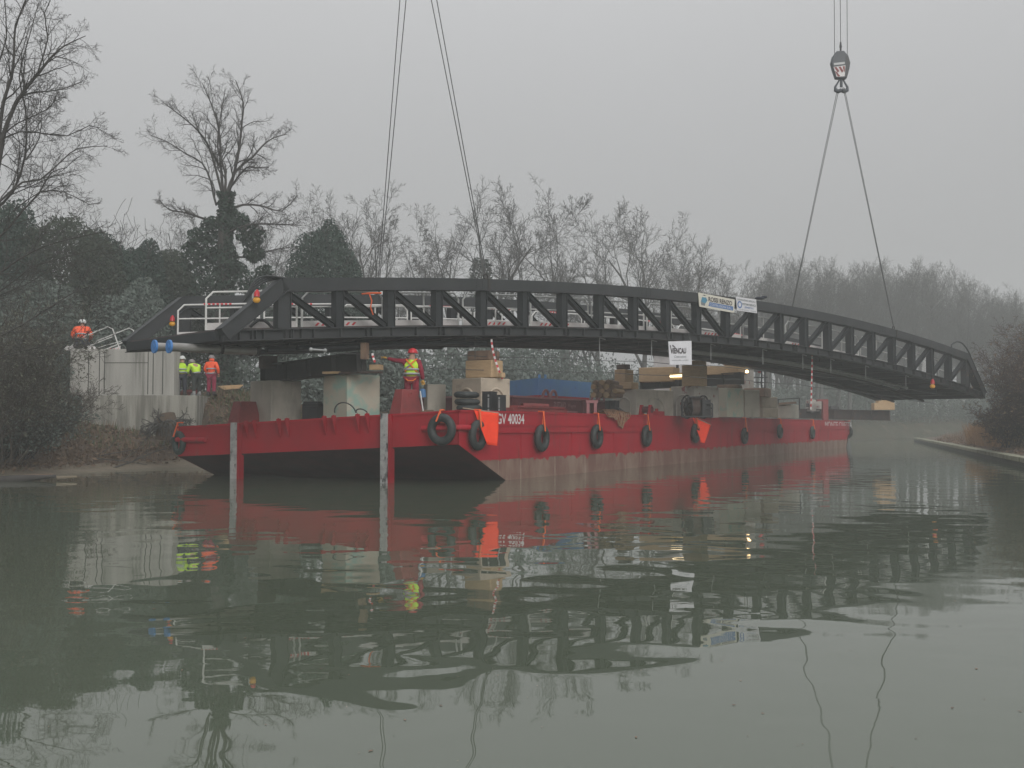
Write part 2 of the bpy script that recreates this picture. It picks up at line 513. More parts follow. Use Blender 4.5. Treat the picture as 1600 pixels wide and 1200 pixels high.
M['bark_grey'] = mat('grey_bark', (0.065, 0.062, 0.056), 0.9, (0.095, 0.09, 0.08), 1.5, 6, 0.02, 5)
M['bark_far'] = mat('grey_brown_bark', (0.062, 0.063, 0.059), 0.95, (0.088, 0.087, 0.080), 1.5, 6)
M['twig_red'] = mat('reddish_twigs', (0.075, 0.045, 0.040), 0.9, (0.050, 0.040, 0.034), 1.2, 6)
M['twig_brown'] = mat('brown_twigs', (0.055, 0.046, 0.038), 0.9, (0.085, 0.070, 0.055), 1.2, 6)
M['leaf'] = mat('evergreen_leaf', (0.036, 0.060, 0.047), 0.8, (0.058, 0.088, 0.070), island=True, spec=0.1)
M['leaf_olive'] = mat('olive_leaf', (0.044, 0.058, 0.042), 0.8, (0.070, 0.086, 0.062), island=True, spec=0.1)
M['leaf_ivy'] = mat('ivy_leaf', (0.027, 0.044, 0.034), 0.7, (0.048, 0.070, 0.054), island=True, spec=0.15)
M['leaf_pale'] = mat('pale_bush_leaf', (0.05, 0.055, 0.035), 0.5, (0.14, 0.145, 0.10), island=True)
M['leaf_under'] = mat('misty_undergrowth_leaf', (0.12, 0.148, 0.130), 0.95, (0.145, 0.172, 0.152), island=True, spec=0.05)  # paler than the other leaves: distant mist is put into the colour
M['dry_grass'] = mat('dry_grass', (0.36, 0.20, 0.09), 0.9, (0.22, 0.125, 0.065), island=True)
M['brush'] = mat('cut_brushwood', (0.115, 0.078, 0.052), 0.9, (0.21, 0.145, 0.095), island=True)
M['green_grass'] = mat('green_weeds', (0.05, 0.085, 0.03), 0.8, (0.09, 0.12, 0.05), island=True)
M['litter'] = mat('fallen_leaves', (0.22, 0.14, 0.09), 0.9, (0.11, 0.075, 0.055), island=True)
M['soil'] = mat('bank_soil', (0.125, 0.088, 0.060), 0.95, (0.075, 0.056, 0.042), 0.9, 10, 0.08, 3, col3=(0.13, 0.10, 0.07), c3range=(0.55, 0.7), scale3=0.6)
M['bank_green'] = mat('bank_rough_ground', (0.065, 0.058, 0.038), 0.95, (0.045, 0.050, 0.030), 0.6, 10, 0.08, 3, col3=(0.12, 0.085, 0.06), c3range=(0.55, 0.7), scale3=0.5)
M['sand'] = mat('muddy_sand', (0.20, 0.165, 0.115), 0.9, (0.14, 0.115, 0.085), 1.6, 10, 0.03, 5)
M['kerb'] = mat('mossy_kerb', (0.29, 0.28, 0.21), 0.9, (0.19, 0.19, 0.13), 1.4, 10, 0.02, 5, col3=(0.10, 0.11, 0.06), c3range=(0.58, 0.7), scale3=0.8)
M['kerb_dark'] = mat('wet_quay_face', (0.055, 0.058, 0.045), 0.7, (0.035, 0.038, 0.03), 1.4, 10, 0.02, 5)
M['hook_blue'] = mat('hook_block_slate', (0.045, 0.055, 0.068), 0.5, (0.035, 0.043, 0.055), 3)
M['hose'] = mat('black_hose', (0.015, 0.017, 0.019), 0.5, (0.024, 0.026, 0.028), 6)

# ------------------------------------------------------------------ water and air come with the terrain further down
# ------------------------------------------------------------------ the barge
U = Vector((0.459, 0.888, 0)).normalized()
V = Vector((-U.y, U.x, 0))
B0 = Vector((-1.51, 30.0, 0))
BL, BW = 63.2, 10.7


def bp(s, v, z=0.0):
    q = B0 + U * s + V * v
    return Vector((q.x, q.y, z))


def dz(v):
    return 2.11 - 0.0443 * v          # the barge lists to port


def s_at(px, v, py=640):
    k = kx(px, py)
    q = B0 + V * v
    return (k * q.y - q.x) / (U.x - k * U.y)


def v_at(px, s, py=640):
    k = kx(px, py)
    q = B0 + U * s
    return (k * q.y - q.x) / (V.x - k * V.y)


def sv_of(p):
    q = Vector((p.x - B0.x, p.y - B0.y, 0))
    return q.dot(U), q.dot(V)


def deck_at(p):
    return dz(sv_of(p)[1])


barge = thing('barge', 'long red flat deck barge with raked bow lying in the canal', 'barge', (*bp(20, 5)[:2], 0))


def side_pts(v):
    d = dz(v)
    prof = [(0, d), (0, d - 0.97), (2.9, d - 2.12), (5.6, d - 3.1), (BL - 2.6, d - 3.1), (BL - 0.9, d - 1.2), (BL, d - 1.0), (BL, d)]
    return [bp(s, v, z) for s, z in prof]


b = MB()
d0, d1 = dz(0), dz(BW)
for v in (0.0, BW):
    d = dz(v)
    # red upper shell of each side
    b.prism([bp(0, v, d), bp(0, v, d - 0.97), bp(1.24, v, d - 1.46), bp(BL - 1.15, v, d - 1.46), bp(BL - 0.9, v, d - 1.2), bp(BL, v, d - 1.0), bp(BL, v, d)],
            V * (0.02 if v == 0 else -0.02))
b.frame_box(bp(BL - 0.02, 0.02, d0 - 1.0), U * 0.02, V * (BW - 0.04) - Vector((0, 0, d0 - d1)), Vector((0, 0, 1.0)))
hull = b.build('hull', M['hull'], barge)
b = MB()
b.frame_box(bp(0, 0.0, d0 - 0.97), U * 0.02, V * BW - Vector((0, 0, d0 - d1)), Vector((0, 0, 0.97)))
b.build('bow_plate', M['hull_bow'], barge, 'red bow plate with brown stains')
b = MB()
for v in (0.0, BW):
    d = dz(v)
    b.prism([bp(1.24, v, d - 1.464), bp(2.9, v, d - 2.12), bp(5.6, v, d - 3.1), bp(BL - 2.6, v, d - 3.1), bp(BL - 1.15, v, d - 1.464)], V * (0.02 if v == 0 else -0.02))
b.build('waterline_band', M['antifoul'], barge, 'brown streaked band along the waterline')
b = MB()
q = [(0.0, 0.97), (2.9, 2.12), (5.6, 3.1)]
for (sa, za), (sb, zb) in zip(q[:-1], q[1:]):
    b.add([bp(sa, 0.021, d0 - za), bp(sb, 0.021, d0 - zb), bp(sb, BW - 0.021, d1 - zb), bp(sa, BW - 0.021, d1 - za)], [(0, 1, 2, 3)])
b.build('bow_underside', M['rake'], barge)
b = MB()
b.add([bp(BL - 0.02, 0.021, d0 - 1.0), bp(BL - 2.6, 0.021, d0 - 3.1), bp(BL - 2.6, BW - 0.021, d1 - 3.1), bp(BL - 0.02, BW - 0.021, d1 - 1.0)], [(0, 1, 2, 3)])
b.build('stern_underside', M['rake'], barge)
b = MB()
b.frame_box(bp(0.02, 0.02, d0 - 0.03), U * (BL - 0.04), V * (BW - 0.04) - Vector((0, 0, d0 - d1)), Vector((0, 0, 0.022)))
b.build('deck', M['deck'], barge)
# gunwale lips and rubbing strake
b = MB()
b.frame_box(bp(-0.03, -0.03, d0 - 0.045), U * (BL + 0.06), V * 0.14, Vector((0, 0, 0.06)))
b.frame_box(bp(-0.03, -0.03, d0 - 0.047), U * 0.10, V * (BW + 0.06) - Vector((0, 0, d0 - d1)), Vector((0, 0, 0.058)))
b.frame_box(bp(-0.03, BW - 0.11, d1 - 0.045), U * (BL + 0.06), V * 0.14, Vector((0, 0, 0.06)))
b.build('gunwale', M['hull'], barge)
b = MB()
b.frame_box(bp(1.2, -0.06, d0 - 0.66), U * (BL - 1.6), V * 0.07, Vector((0, 0, 0.045)))
b.frame_box(bp(1.2, -0.06, d0 - 0.44), U * (BL - 1.6), V * 0.07, Vector((0, 0, 0.045)))
b.frame_box(bp(1.25, -0.035, d0 - 0.62), U * (BL - 1.7), V * 0.04, Vector((0, 0, 0.185)))
for i in range(1, 16):
    b.frame_box(bp(i * 3.9, -0.012, d0 - 1.46), U * 0.03, V * 0.03, Vector((0, 0, 0.8)))
b.build('rubbing_strake', M['hull'], barge)
# round bow fender pipe wrapping the starboard corner, and the port one
b = MB()
b.tube([bp(-0.07, v_at(662, 0), d0 - 0.52), bp(-0.07, 0.15, d0 - 0.49), bp(-0.02, -0.03, d0 - 0.49), bp(0.15, -0.07, d0 - 0.49), bp(1.35, -0.07, d0 - 0.51)], 0.085, 10)
b.build('corner_pipe', M['hull'], barge)
b = MB()
b.tube([bp(-0.07, v_at(324, 0), d1 - 0.42), bp(-0.07, BW - 0.1, d1 - 0.42), bp(-0.02, BW + 0.04, d1 - 0.42), bp(0.3, BW + 0.06, d1 - 0.42)], 0.085, 10)
b.build('corner_pipe', M['hull'], barge)
# push knees
for px, w in ((366, 0.21), (601, 0.22)):
    v = v_at(px, -0.15, 700)
    d = dz(v)
    k = MB()
    k.prism([bp(-0.14, v - w / 2 - 0.07, d + 0.0), bp(-0.14, v - w / 2 - 0.07, -0.35), bp(0.10, v - w / 2 - 0.07, -0.35), bp(0.10, v - w / 2 - 0.07, d - 1.02), bp(0.0, v - w / 2 - 0.07, d - 0.99), bp(0.0, v - w / 2 - 0.07, d)], V * w)
    kn = k.build('push_knee', M['hull_bow'], barge)
    k = MB()
    k.frame_box(bp(-0.22, v - w / 2, -0.3), U * 0.075, V * w, Vector((0, 0, d + 0.33)))
    k.build('wear_strip', M['worn_white'], kn)
# paired lugs hanging on the bow edge
for px in (384, 397, 435, 448, 506, 521, 558, 573):
    v = v_at(px, -0.1, 650)
    d = dz(v)
    k = MB()
    k.prism([bp(-0.031, v, d + 0.07), bp(-0.20, v, d + 0.06), bp(-0.22, v, d - 0.04), bp(-0.031, v, d - 0.52)], V * -0.05)
    k.torus(bp(-0.13, v - 0.025, d + 0.02), V, 0.05, 0.018, 12, 6)
    k.build('mooring_lug', M['hull_bow'], barge)
# tapered red bollard housings
for (xl, xc, xr, xtl, xtc, xtr, yt, yb, Y) in ((608, 626, 661, 616, 633, 656, 608, 643, 31.4), (355, 372, 409, 361, 376, 401, 627, 657, 34.6)):
    c = P(xc, yb, Y)
    t = math.radians(38)

    def ray_len(px, dx, dy, c=c, yb=yb):
        kk = kx(px, yb)
        return (kk * c.y - c.x) / (dx - kk * dy)
    lw = ray_len(xl, -math.cos(t), math.sin(t))
    rw = ray_len(xr, math.sin(t), math.cos(t))
    rw = min(rw, 1.6)
    A, Bv = Vector((-math.cos(t), math.sin(t), 0)), Vector((math.sin(t), math.cos(t), 0))
    zb = deck_at(c) - 0.01
    zt = P(xc, yt, Y + 0.2).z
    c = Vector((c.x, c.y, zb))
    base = [c, c + Bv * rw, c + Bv * rw + A * lw, c + A * lw]
    mid = sum(base, Vector()) / 4
    k = MB()
    top = []
    for q_ in base:
        r_ = mid + (q_ - mid) * 0.66
        top.append(Vector((r_.x, r_.y, zt)))
    k.hexa(base + top)
    bb = k.build('bollard_housing', M['red_box'], barge, bevel=0.012)
    k = MB()
    m_ = (top[0] + top[1]) / 2
    k.torus(m_ + Vector((0, 0, -0.16)) - A * 0.015, A, 0.07, 0.02, 14, 6)
    k.build('fairlead_ring', M['red_box'], bb)
# lettering on the side
zl = d0 - 0.37
s1 = s_at(777.5, 0, 655)
s2 = s_at(819, 0, 655)
text_part('registration_lettering', 'GV 40034', bp(s1 - 0.05, -0.001, zl), U, (0, 0, 1), 0.31, M['lettering'], barge, width=s2 - s1 + 0.05, bold=0.02, extrude=0.004)
s1 = s_at(1289, 0, 664)
s2 = s_at(1331, 0, 664)
text_part('name_lettering', 'MONTE CIVETTA', bp(s1, -0.001, d0 - 0.56), U, (0, 0, 1), 0.50, M['lettering'], barge, width=s2 - s1, bold=0.0, extrude=0.004)

# ------------------------------------------------------------------ tyre fenders
def tyre_mesh(R=0.45):
    k = MB()
    k.torus((0, 0, 0), (0, 1, 0), R * 0.74, R * 0.26, 36, 12, 0.85)
    return k


def fender(px, py, s=None, v=-0.17, axis=None, R=0.45, label='', zt=None, rm='rubber', spread=0.10):
    """tyre hung from the gunwale at photo pixel px,py"""
    if s is None:
        s = s_at(px, v, py)
    c = bp(s, v)
    z = P(px, py, c.y).z
    ax = axis or V
    t_ = thing('fender_tyre', label, 'tyre', (c.x, c.y, z), 'tyre fenders hung along the barge')
    k = MB()
    k.torus((c.x, c.y, z), ax, R * 0.73, R * 0.27, 36, 12, 0.9)
    k.build('tyre', M[rm], t_)
    along = Vector((0, 0, 1)).cross(ax).normalized()
    top = Vector((c.x, c.y, dz(max(v, 0)) + 0.03)) if zt is None else Vector((c.x, c.y, zt))
    k = MB()
    anchor = top + ax * 0.16
    foot = Vector((c.x, c.y, z + R * 0.44))
    k.tube([anchor - along * spread, top - along * spread - ax * 0.02, foot - ax * 0.0 + along * 0.02, foot + ax * 0.14], 0.028, 6)
    k.tube([anchor - along * spread * 0.6, top - along * spread * 0.6 - ax * 0.02, foot + along * 0.09 - ax * 0.16 + Vector((0, 0, 0.02))], 0.028, 6)
    k.build('strap', M['orange_rope'], t_)
    return t_


fender(690, 671, s=-0.2, v=v_at(690, -0.2, 671), axis=U, R=0.46, label='black tyre hung flat on the red bow plate beside the starboard corner', zt=2.12, spread=-0.04)
fender(288, 692, s=0.05, v=BW + 0.02, axis=(U * 0.9 + V * -0.35).normalized(), R=0.41, label='dark green tyre fender at the port bow corner, nearest the muddy bank', zt=1.78, rm='green_rubber', spread=-0.1)
fender(747, 680, label='black tyre fender half hidden behind the bigger orange flag')
fender(847, 684.5, label='black tyre fender right of the white registration number')
fender(933, 682, label='black tyre fender below the tan rope coil')
fender(1011, 681, label='black tyre fender under the small red winch on the gunwale')
fender(1087, 677, label='black tyre fender with the smaller orange flag over it')
fender(1164, 681, label='black tyre fender under the black bucket on deck')
fender(1219, 674, label='green tinged tyre fender between the concrete blocks and the striped tape', rm='green_rubber')
fender(1270, 676, label='green tinged tyre fender just left of the white ship name', rm='green_rubber')
fender(1331, 675, s=BL + 0.18, v=0.2, axis=(U * 0.8 - V * 0.5).normalized(), R=0.55, label='dark tyre fender at the stern corner, end of the red hull', spread=0.15)

# ------------------------------------------------------------------ orange flags
def flag(sp, pts, Y, label, stick, fold=0.05):
    """pts: outline in photo pixels (upper hoist, upper fly, lower fly, lower hoist)"""
    t_ = thing('warning_flag', label, 'flag', P(*sp, Y), 'orange warning flags on the gunwale')
    a = [P(x, y, Y + dy) for x, y, dy in pts]
    n = 10
    k = MB()
    vs, fs = [], []
    for side in (0.0, 0.006):
        for i in range(n + 1):
            u_ = i / n
            top = a[0].lerp(a[1], u_)
            bot = a[3].lerp(a[2], u_)
            for j in range(n + 1):
                w_ = j / n
                q_ = top.lerp(bot, w_)
                q_ = q_ + V * (-fold * math.sin(u_ * 7 + w_ * 2.0) * w_ + side)
                vs.append(q_)
    m_ = (n + 1) * (n + 1)
    for o_ in (0, m_):
        for i in range(n):
            for j in range(n):
                q_ = (o_ + i * (n + 1) + j, o_ + (i + 1) * (n + 1) + j, o_ + (i + 1) * (n + 1) + j + 1, o_ + i * (n + 1) + j + 1)
                fs.append(q_)
    edge = [i * (n + 1) for i in range(n + 1)] + [n * (n + 1) + j for j in range(1, n + 1)] + [i * (n + 1) + n for i in range(n - 1, -1, -1)] + [j for j in range(n - 1, 0, -1)]
    for i in range(len(edge)):
        p_, q_ = edge[i], edge[(i + 1) % len(edge)]
        fs.append((p_, q_, q_ + m_, p_ + m_))
    k.add(vs, fs, True)
    k.build('cloth', M['orange_flag'], t_)
    k = MB()
    k.tube([P(*stick[0]), P(*stick[1])], 0.018, 6)
    k.build('stick', M['stick'], t_)


YF = bp(s_at(760, -0.35, 660), -0.35).y
flag((744, 640), [(741, 641, -0.05), (779.5, 646, 0.25), (776, 697, 0.22), (759, 694, 0.0)], YF, 'large orange flag over the gunwale beside the white registration number', [(723, 637.5, YF + 0.25), (780, 645.5, YF + 0.28)])
YF = bp(s_at(1095, -0.35, 660), -0.35).y
flag((1083, 652), [(1082, 652, 0), (1110.5, 664, 0.3), (1100, 693, 0.25), (1094, 690, 0.0)], YF, 'smaller orange flag on the gunwale by the black hose reel', [(1072, 645.5, YF - 0.0), (1111, 664, YF + 0.33)])

# ------------------------------------------------------------------ blocks set on edge (one vertical edge towards the water)
def edge_box(xl, xc, xr, yt, Y, zb=None, t=45, yb=None, maxr=6.0):
    """world corners of a box whose near vertical edge is at px xc; left/right silhouettes at xl, xr"""
    t = math.radians(t)
    A, Bv = Vector((-math.cos(t), math.sin(t), 0)), Vector((math.sin(t), math.cos(t), 0))
    zt = P(xc, yt, Y).z
    c = P(xc, yt, Y)

    def ln(px, d):
        kk = kx(px, yt)
        return (kk * c.y - c.x) / (d.x - kk * d.y)
    la, lb = abs(ln(xl, A)), min(maxr, abs(ln(xr, Bv)))
    if yb is not None:
        zb = P(xc, yb, Y).z
    elif zb is None:
        m_ = c + A * la / 2 + Bv * lb / 2
        zb = min(deck_at(m_), deck_at(c)) - 0.0
    return Vector((c.x, c.y, zb)), A * la, Bv * lb, Vector((0, 0, zt - zb))


def arch_relief(mb, o, along, up, w, h, normal, r=0.045):
    """raised arch moulding on a block face: o = middle of the face foot"""
    pts = []
    n = 14
    for i in range(3):
        pts.append(o - along * w / 2 + up * (h - w / 2) * i / 3)
    for i in range(n + 1):
        a = math.pi - math.pi * i / n
        pts.append(o + up * (h - w / 2) + along * (w / 2) * math.cos(a) + up * (w / 2) * math.sin(a))
    for i in range(2, -1, -1):
        pts.append(o + along * w / 2 + up * (h - w / 2) * i / 3)
    mb.tube(pts, r, 6)


def block(name, label, cat, m_, spec, arch=(), group=None, bevel=0.03, **kw):
    o, a, bvec, up = edge_box(*spec, **kw)
    mid = o + a / 2 + bvec / 2
    k = MB()
    k.frame_box(o, a, bvec, up)
    ob = k.build(name, M[m_], None, label, origin=mid, bevel=bevel, cat=cat, group=group)
    if arch:
        H = up.length
        if 'L' in arch:
            k = MB()
            arch_relief(k, o + a * 0.5 - bvec.normalized() * 0.01, a.normalized(), Vector((0, 0, 1)), a.length * 0.52, H * 0.72, bvec)
            k.build('arch_moulding', M[m_], ob)
        if 'R' in arch:
            k = MB()
            arch_relief(k, o + bvec * 0.5 - a.normalized() * 0.01, bvec.normalized(), Vector((0, 0, 1)), bvec.length * 0.52, H * 0.72, a)
            k.build('arch_moulding', M[m_], ob)
    return ob, o, a, bvec, up


G_BL = 'concrete blocks carried on the barge deck'
G_TB = 'timber baulks packed under the bridge'
block('concrete_block', 'plain grey concrete block under the left end of the black steel beam', 'concrete block', 'concrete', (391, 424, 471, 594, 34.8), group=G_BL)
block('concrete_block', 'pale green stained concrete block under the right end of the black steel beam', 'concrete block', 'concrete_green', (505, 543, 594, 584.5, 33.0), group=G_BL)
block('concrete_block', 'low grey concrete block just behind the pointing worker', 'concrete block', 'concrete', (662, 668, 697, 600, 36.6), group=G_BL, t=60)
block('concrete_block', 'warm beige concrete block with two arch mouldings behind the stacked black tyres', 'concrete block', 'concrete_warm', (706, 752, 797, 590, 34.6), arch='LR', group=G_BL)
block('concrete_block', 'grey concrete block with two arch mouldings, under the squared timber post', 'concrete block', 'concrete', (957, 994, 1052, 608, 48.3), arch='LR', group=G_BL)
block('concrete_block', 'arched concrete block with dark red paint, behind the hose reel', 'concrete block', 'concrete_red', (1048, 1085, 1123, 603, 50.0), arch='LR', group=G_BL)
block('concrete_block', 'greenish concrete block right of the hose reel', 'concrete block', 'concrete_green', (1122, 1136, 1162, 606, 52.5), group=G_BL, t=40)
block('concrete_block', 'tall grey concrete block above the black bucket', 'concrete block', 'concrete', (1158, 1164, 1187, 609, 54.5), group=G_BL, t=60)
block('concrete_block', 'lower of two stacked pale concrete blocks right of the bucket', 'concrete block', 'concrete_warm', (1184, 1192, 1216, 637, 57.5), group=G_BL, t=60)
block('concrete_block', 'upper of two stacked pale concrete blocks right of the bucket', 'concrete block', 'concrete_warm', (1184, 1191, 1215, 620, 57.6), group=G_BL, t=60, yb=636.6)
block('concrete_block', 'rearmost low grey concrete block with an odd plank leaning on top', 'concrete block', 'concrete', (1214, 1236, 1248, 632, 62.0), group=G_BL, t=30)

block('timber_baulk', 'lower broad timber of the stack on the beige arched block', 'timber', 'timber', (727, 768, 786, 562, 35.0), group=G_TB, t=32, yb=589.6)
block('timber_baulk', 'upper weathered timber topping the stack on the beige arched block', 'timber', 'timber_old', (730, 764, 781, 547, 35.2), group=G_TB, t=32, yb=561.6)
block('timber_baulk', 'small timber wedge beside the stack on the beige arched block', 'timber', 'timber', (778, 784, 790, 582, 34.9), group=G_TB, t=40, yb=590)
block('timber_baulk', 'low timber foot under the squared post on the grey arched block', 'timber', 'timber', (960, 987, 998, 597, 48.4), group=G_TB, t=32, yb=607.7)
block('timber_baulk', 'squared timber post standing on the grey arched block', 'timber', 'timber', (960, 977, 990, 577, 48.6), group=G_TB, t=32, yb=596.7)
block('timber_baulk', 'dark thin packing timber on top of the squared post', 'timber', 'timber_dark', (963, 980, 985, 569, 48.7), group=G_TB, t=32, yb=576.7)
block('timber_baulk', 'long horizontal timber left of the lit lamp tube', 'timber', 'timber', (998, 1052, 1062, 573, 51.8), group=G_TB, t=27, yb=596.0)
block('timber_baulk', 'tall timber post right of the lit lamp tube', 'timber', 'timber', (1065, 1094, 1105, 570, 49.6), group=G_TB, t=32, yb=602.7)
block('timber_baulk', 'short timber cap on the tall post under the white sign', 'timber', 'timber', (1080, 1092, 1104, 563, 49.8), group=G_TB, t=32, yb=569.7)
block('timber_baulk', 'long horizontal timber with a pale sawn end beside the lit bulb', 'timber', 'timber', (1104, 1153, 1165, 571, 54.0), group=G_TB, t=27, yb=584.5)
block('timber_baulk', 'short timber lying on the long timber by the bulb', 'timber', 'timber_old', (1130, 1150, 1158, 564, 54.4), group=G_TB, t=27, yb=570.7)
block('timber_baulk', 'flat brown timber pack on the tall grey block', 'timber', 'timber_old', (1162, 1195, 1205, 606, 56.8), group=G_TB, t=27, yb=619.7)
block('timber_baulk', 'thin brown timber packing on the greenish block by the hose reel', 'timber', 'timber_old', (1120, 1150, 1160, 600.5, 53.2), group=G_TB, t=27, yb=605.7)

# black steel cross beam on the two front blocks
k = MB()
pA, pB = P(413, 585, 36.0), P(566, 565.5, 32.6)
k.ibeam(pA, pB, 0.42, 0.62, 0.04)
k.build('steel_beam', M['beam_black'], None, 'black steel beam lying across the two front concrete blocks', cat='beam', group='steel beams on the barge')
k = MB()
k.box(P(419, 566, 35.6) , (0.5, 0.5, 0.40), 0.5)
k.build('timber_baulk', M['timber_dark'], None, 'dark square timber chock on the left end of the black steel beam', cat='timber', group=G_TB)
k = MB()
k.box(P(413, 607, 36.0) , (0.30, 0.35, 0.42), 0.5)
k.build('steel_packer', M['beam_black'], None, 'small black steel packer under the left end of the black beam', cat='packer')
for (px, py, Y, sx, sz, lab, m_) in ((519, 582.5, 33.2, 0.55, 0.07, 'thin orange brown board under the black steel beam', 'timber'),
                                 (565, 582, 32.7, 1.3, 0.06, 'long thin dark board on the green stained block', 'timber_dark'),
                                 (588, 574, 32.9, 0.35, 0.16, 'short rusty timber end on the green stained block', 'timber'),
                                 (570, 548.5, 32.2, 0.16, 0.5, 'upright timber prop between the black beam and the bridge', 'timber_old')):
    k = MB()
    k.box(P(px, py, Y), (sx, 0.28, sz), -0.3)
    k.build('timber_baulk', M[m_], None, lab, cat='timber', group=G_TB)

# dark beams under the rear timbers
for (xl, xr, y, Ya, Yb, h, lab) in ((1003, 1064, 600.5, 53.5, 51.8, 0.42, 'black steel beam under the timber left of the tall post'),
                               (1104, 1160, 593, 55.2, 53.8, 0.62, 'black steel beam under the timber with the pale sawn end')):
    k = MB()
    k.ibeam(P(xl, y + 1.5, Ya), P(xr, y - 2.0, Yb), 0.4, h, 0.04)
    k.build('steel_beam', M['beam_black'], None, lab, cat='beam', group='steel beams on the barge')

# stern cross beam with its timber
s_b = s_at(1250, 3.5, 640)
k = MB()
pA = bp(s_b, 4.2, 0)
Ys = bp(s_b, 0, 0).y
pa = P(1249, 646, Ys + 1.6)
pb = P(1391, 649.5, Ys - 1.6)
k.ibeam(pa, pb, 0.5, 0.78, 0.05)
k.build('steel_beam', M['beam_rust'], None, 'long rusty steel beam sticking out over the water at the stern', cat='beam', group='steel beams on the barge')
k = MB(); k.box(P(1379.5, 635.2, Ys - 1.4), (1.55, 1.0, 0.55), -0.1)
k.build('timber_baulk', M['timber'], None, 'lower timber on the outer end of the rusty stern beam', cat='timber', group=G_TB, bevel=0.02)
k = MB(); k.box(P(1382, 625, Ys - 1.4), (1.15, 0.9, 0.46), -0.1)
k.build('timber_baulk', M['timber'], None, 'upper timber on the outer end of the rusty stern beam', cat='timber', group=G_TB, bevel=0.02)
k = MB()
c = P(1289, 641, Ys - 0.2)
k.box((c.x, c.y, (deck_at(c) + P(0, 624, c.y).z) / 2), (0.42, 0.42, P(0, 624, c.y).z - deck_at(c)))
k.box((c.x - 0.35, c.y, P(0, 625.5, c.y).z), (0.6, 0.38, 0.16))
k.build('stern_post', M['red_box'], None, 'dark red steel post with a short arm at the stern', cat='post')
g = thing('generator', 'dark grey generator box beside the red stern post', 'generator', (*P(1272, 640, Ys + 1.2)[:2], 2.0))
c = P(1272, 634, Ys + 1.2)
k = MB(); k.box(c, (1.0, 0.9, 0.95), 0.3); k.build('casing', M['concrete_red'], g, bevel=0.03)
k = MB(); k.box(c + Vector((0, 0, -0.52)), (1.15, 1.0, 0.12), 0.3); k.build('skid', M['black_box'], g)
k = MB(); k.tube([c + Vector((-0.6, -0.3, -0.1)), c + Vector((-0.6, -0.3, 0.18))], 0.12, 10); k.build('exhaust', M['black_box'], g)
k = MB(); c = P(1303, 640, Ys + 0.9); k.box((c.x, c.y, c.z), (0.7, 0.5, 0.5), 0.1); k.box((c.x, c.y, c.z + 0.27), (0.5, 0.3, 0.06), 0.1)
k.build('equipment_box', M['black_box'], None, 'small black box on the rusty stern beam', cat='box', bevel=0.02)

# leaning frame and plank at the rear block
k = MB()
for a_, b_ in (((1216, 624), (1249, 622)), ((1249, 622), (1249, 641)), ((1216, 624), (1216, 634))):
    k.tube([P(*a_, 62.5), P(*b_, 62.5)], 0.035, 6)
k.build('goalpost_frame', M['black_box'], None, 'thin black pipe frame standing on the rearmost block', cat='frame')
k = MB(); k.bar(P(1217, 631, 62.2), P(1244, 629, 62.0), 0.3, 0.12)
k.build('plank', M['timber_old'], None, 'brown plank lying on the rearmost low block', cat='plank')

# black tyre stack and black crates in front of the beige block
t_c = P(730, 640, 32.7)
for i, (dx, py, lab) in enumerate(((0.08, 637.5, 'flattest black tyre at the foot of the tyre stack'), (0.02, 628, 'middle black tyre of the stack on the foredeck'), (0.0, 617, 'topmost black tyre of the stack on the foredeck'))):
    c = P(729, py, 32.7) + Vector((dx, 0, 0))
    k = MB()
    k.torus(c, (0.02, 0.0, 1), 0.27, 0.135, 30, 10, 0.75)
    k.build('stacked_tyre', M['rubber'], None, lab, cat='tyre', group='tyres stacked on the foredeck')
for (xl, xc, xr, yt, Y, lab) in ((753, 768, 777, 611.5, 32.6, 'taller black crate beside the stacked tyres'), (776, 782, 791, 617, 32.5, 'shorter black crate between the tall crate and the beige block')):
    o, a, bv, up = edge_box(xl, xc, xr, yt, Y, t=30)
    mid = o + a / 2 + bv / 2
    cr = thing('black_crate', lab, 'crate', mid, 'black crates on the foredeck')
    k = MB(); k.frame_box(o, a, bv, up * 0.94); k.build('casing', M['black_box'], cr, bevel=0.015)
    k = MB(); k.frame_box(o + up * 0.945 - a * 0.02 - bv * 0.02, a * 1.04, bv * 1.04, up * 0.06); k.build('lid', M['black_box'], cr, bevel=0.01)
    k = MB()
    for i in range(5):
        k.box(o + a * 0.3 - bv.normalized() * 0.012 + up * (0.12 + 0.17 * i), (0.05, 0.012, 0.07 if i != 2 else 0.16), -math.radians(30))
    k.build('catches', M['galv'], cr)
k = MB()
o, a, bv, up = edge_box(472, 497, 505, 627, 34.6, t=25)
k.frame_box(o, a, bv, up * 0.9); k.frame_box(o + up * 0.9 + a * 0.05 + bv * 0.05, a * 0.9, bv * 0.9, up * 0.1)
k.box(o + a * 0.45 - bv.normalized() * 0.01 + up * 0.7, (0.5, 0.02, 0.06), -math.radians(25))
k.build('battery_box', M['black_box'], None, 'black box between the two front concrete blocks', cat='box', bevel=0.015)
# hoop of hose in front of green block
k = MB()
for (x0, x1, y0, h) in ((523, 556, 645, 16), (557, 574, 645, 6)):
    pts = []
    for i in range(15):
        a_ = math.pi * i / 14
        pts.append(P((x0 + x1) / 2 - (x1 - x0) / 2 * math.cos(a_) - 3 * math.sin(a_), y0 - h * math.sin(a_), 32.2))
    k.tube(pts, 0.022, 6)
k.build('loose_hose', M['hose'], None, 'thin dark hose looping over the deck before the green stained block', cat='hose')
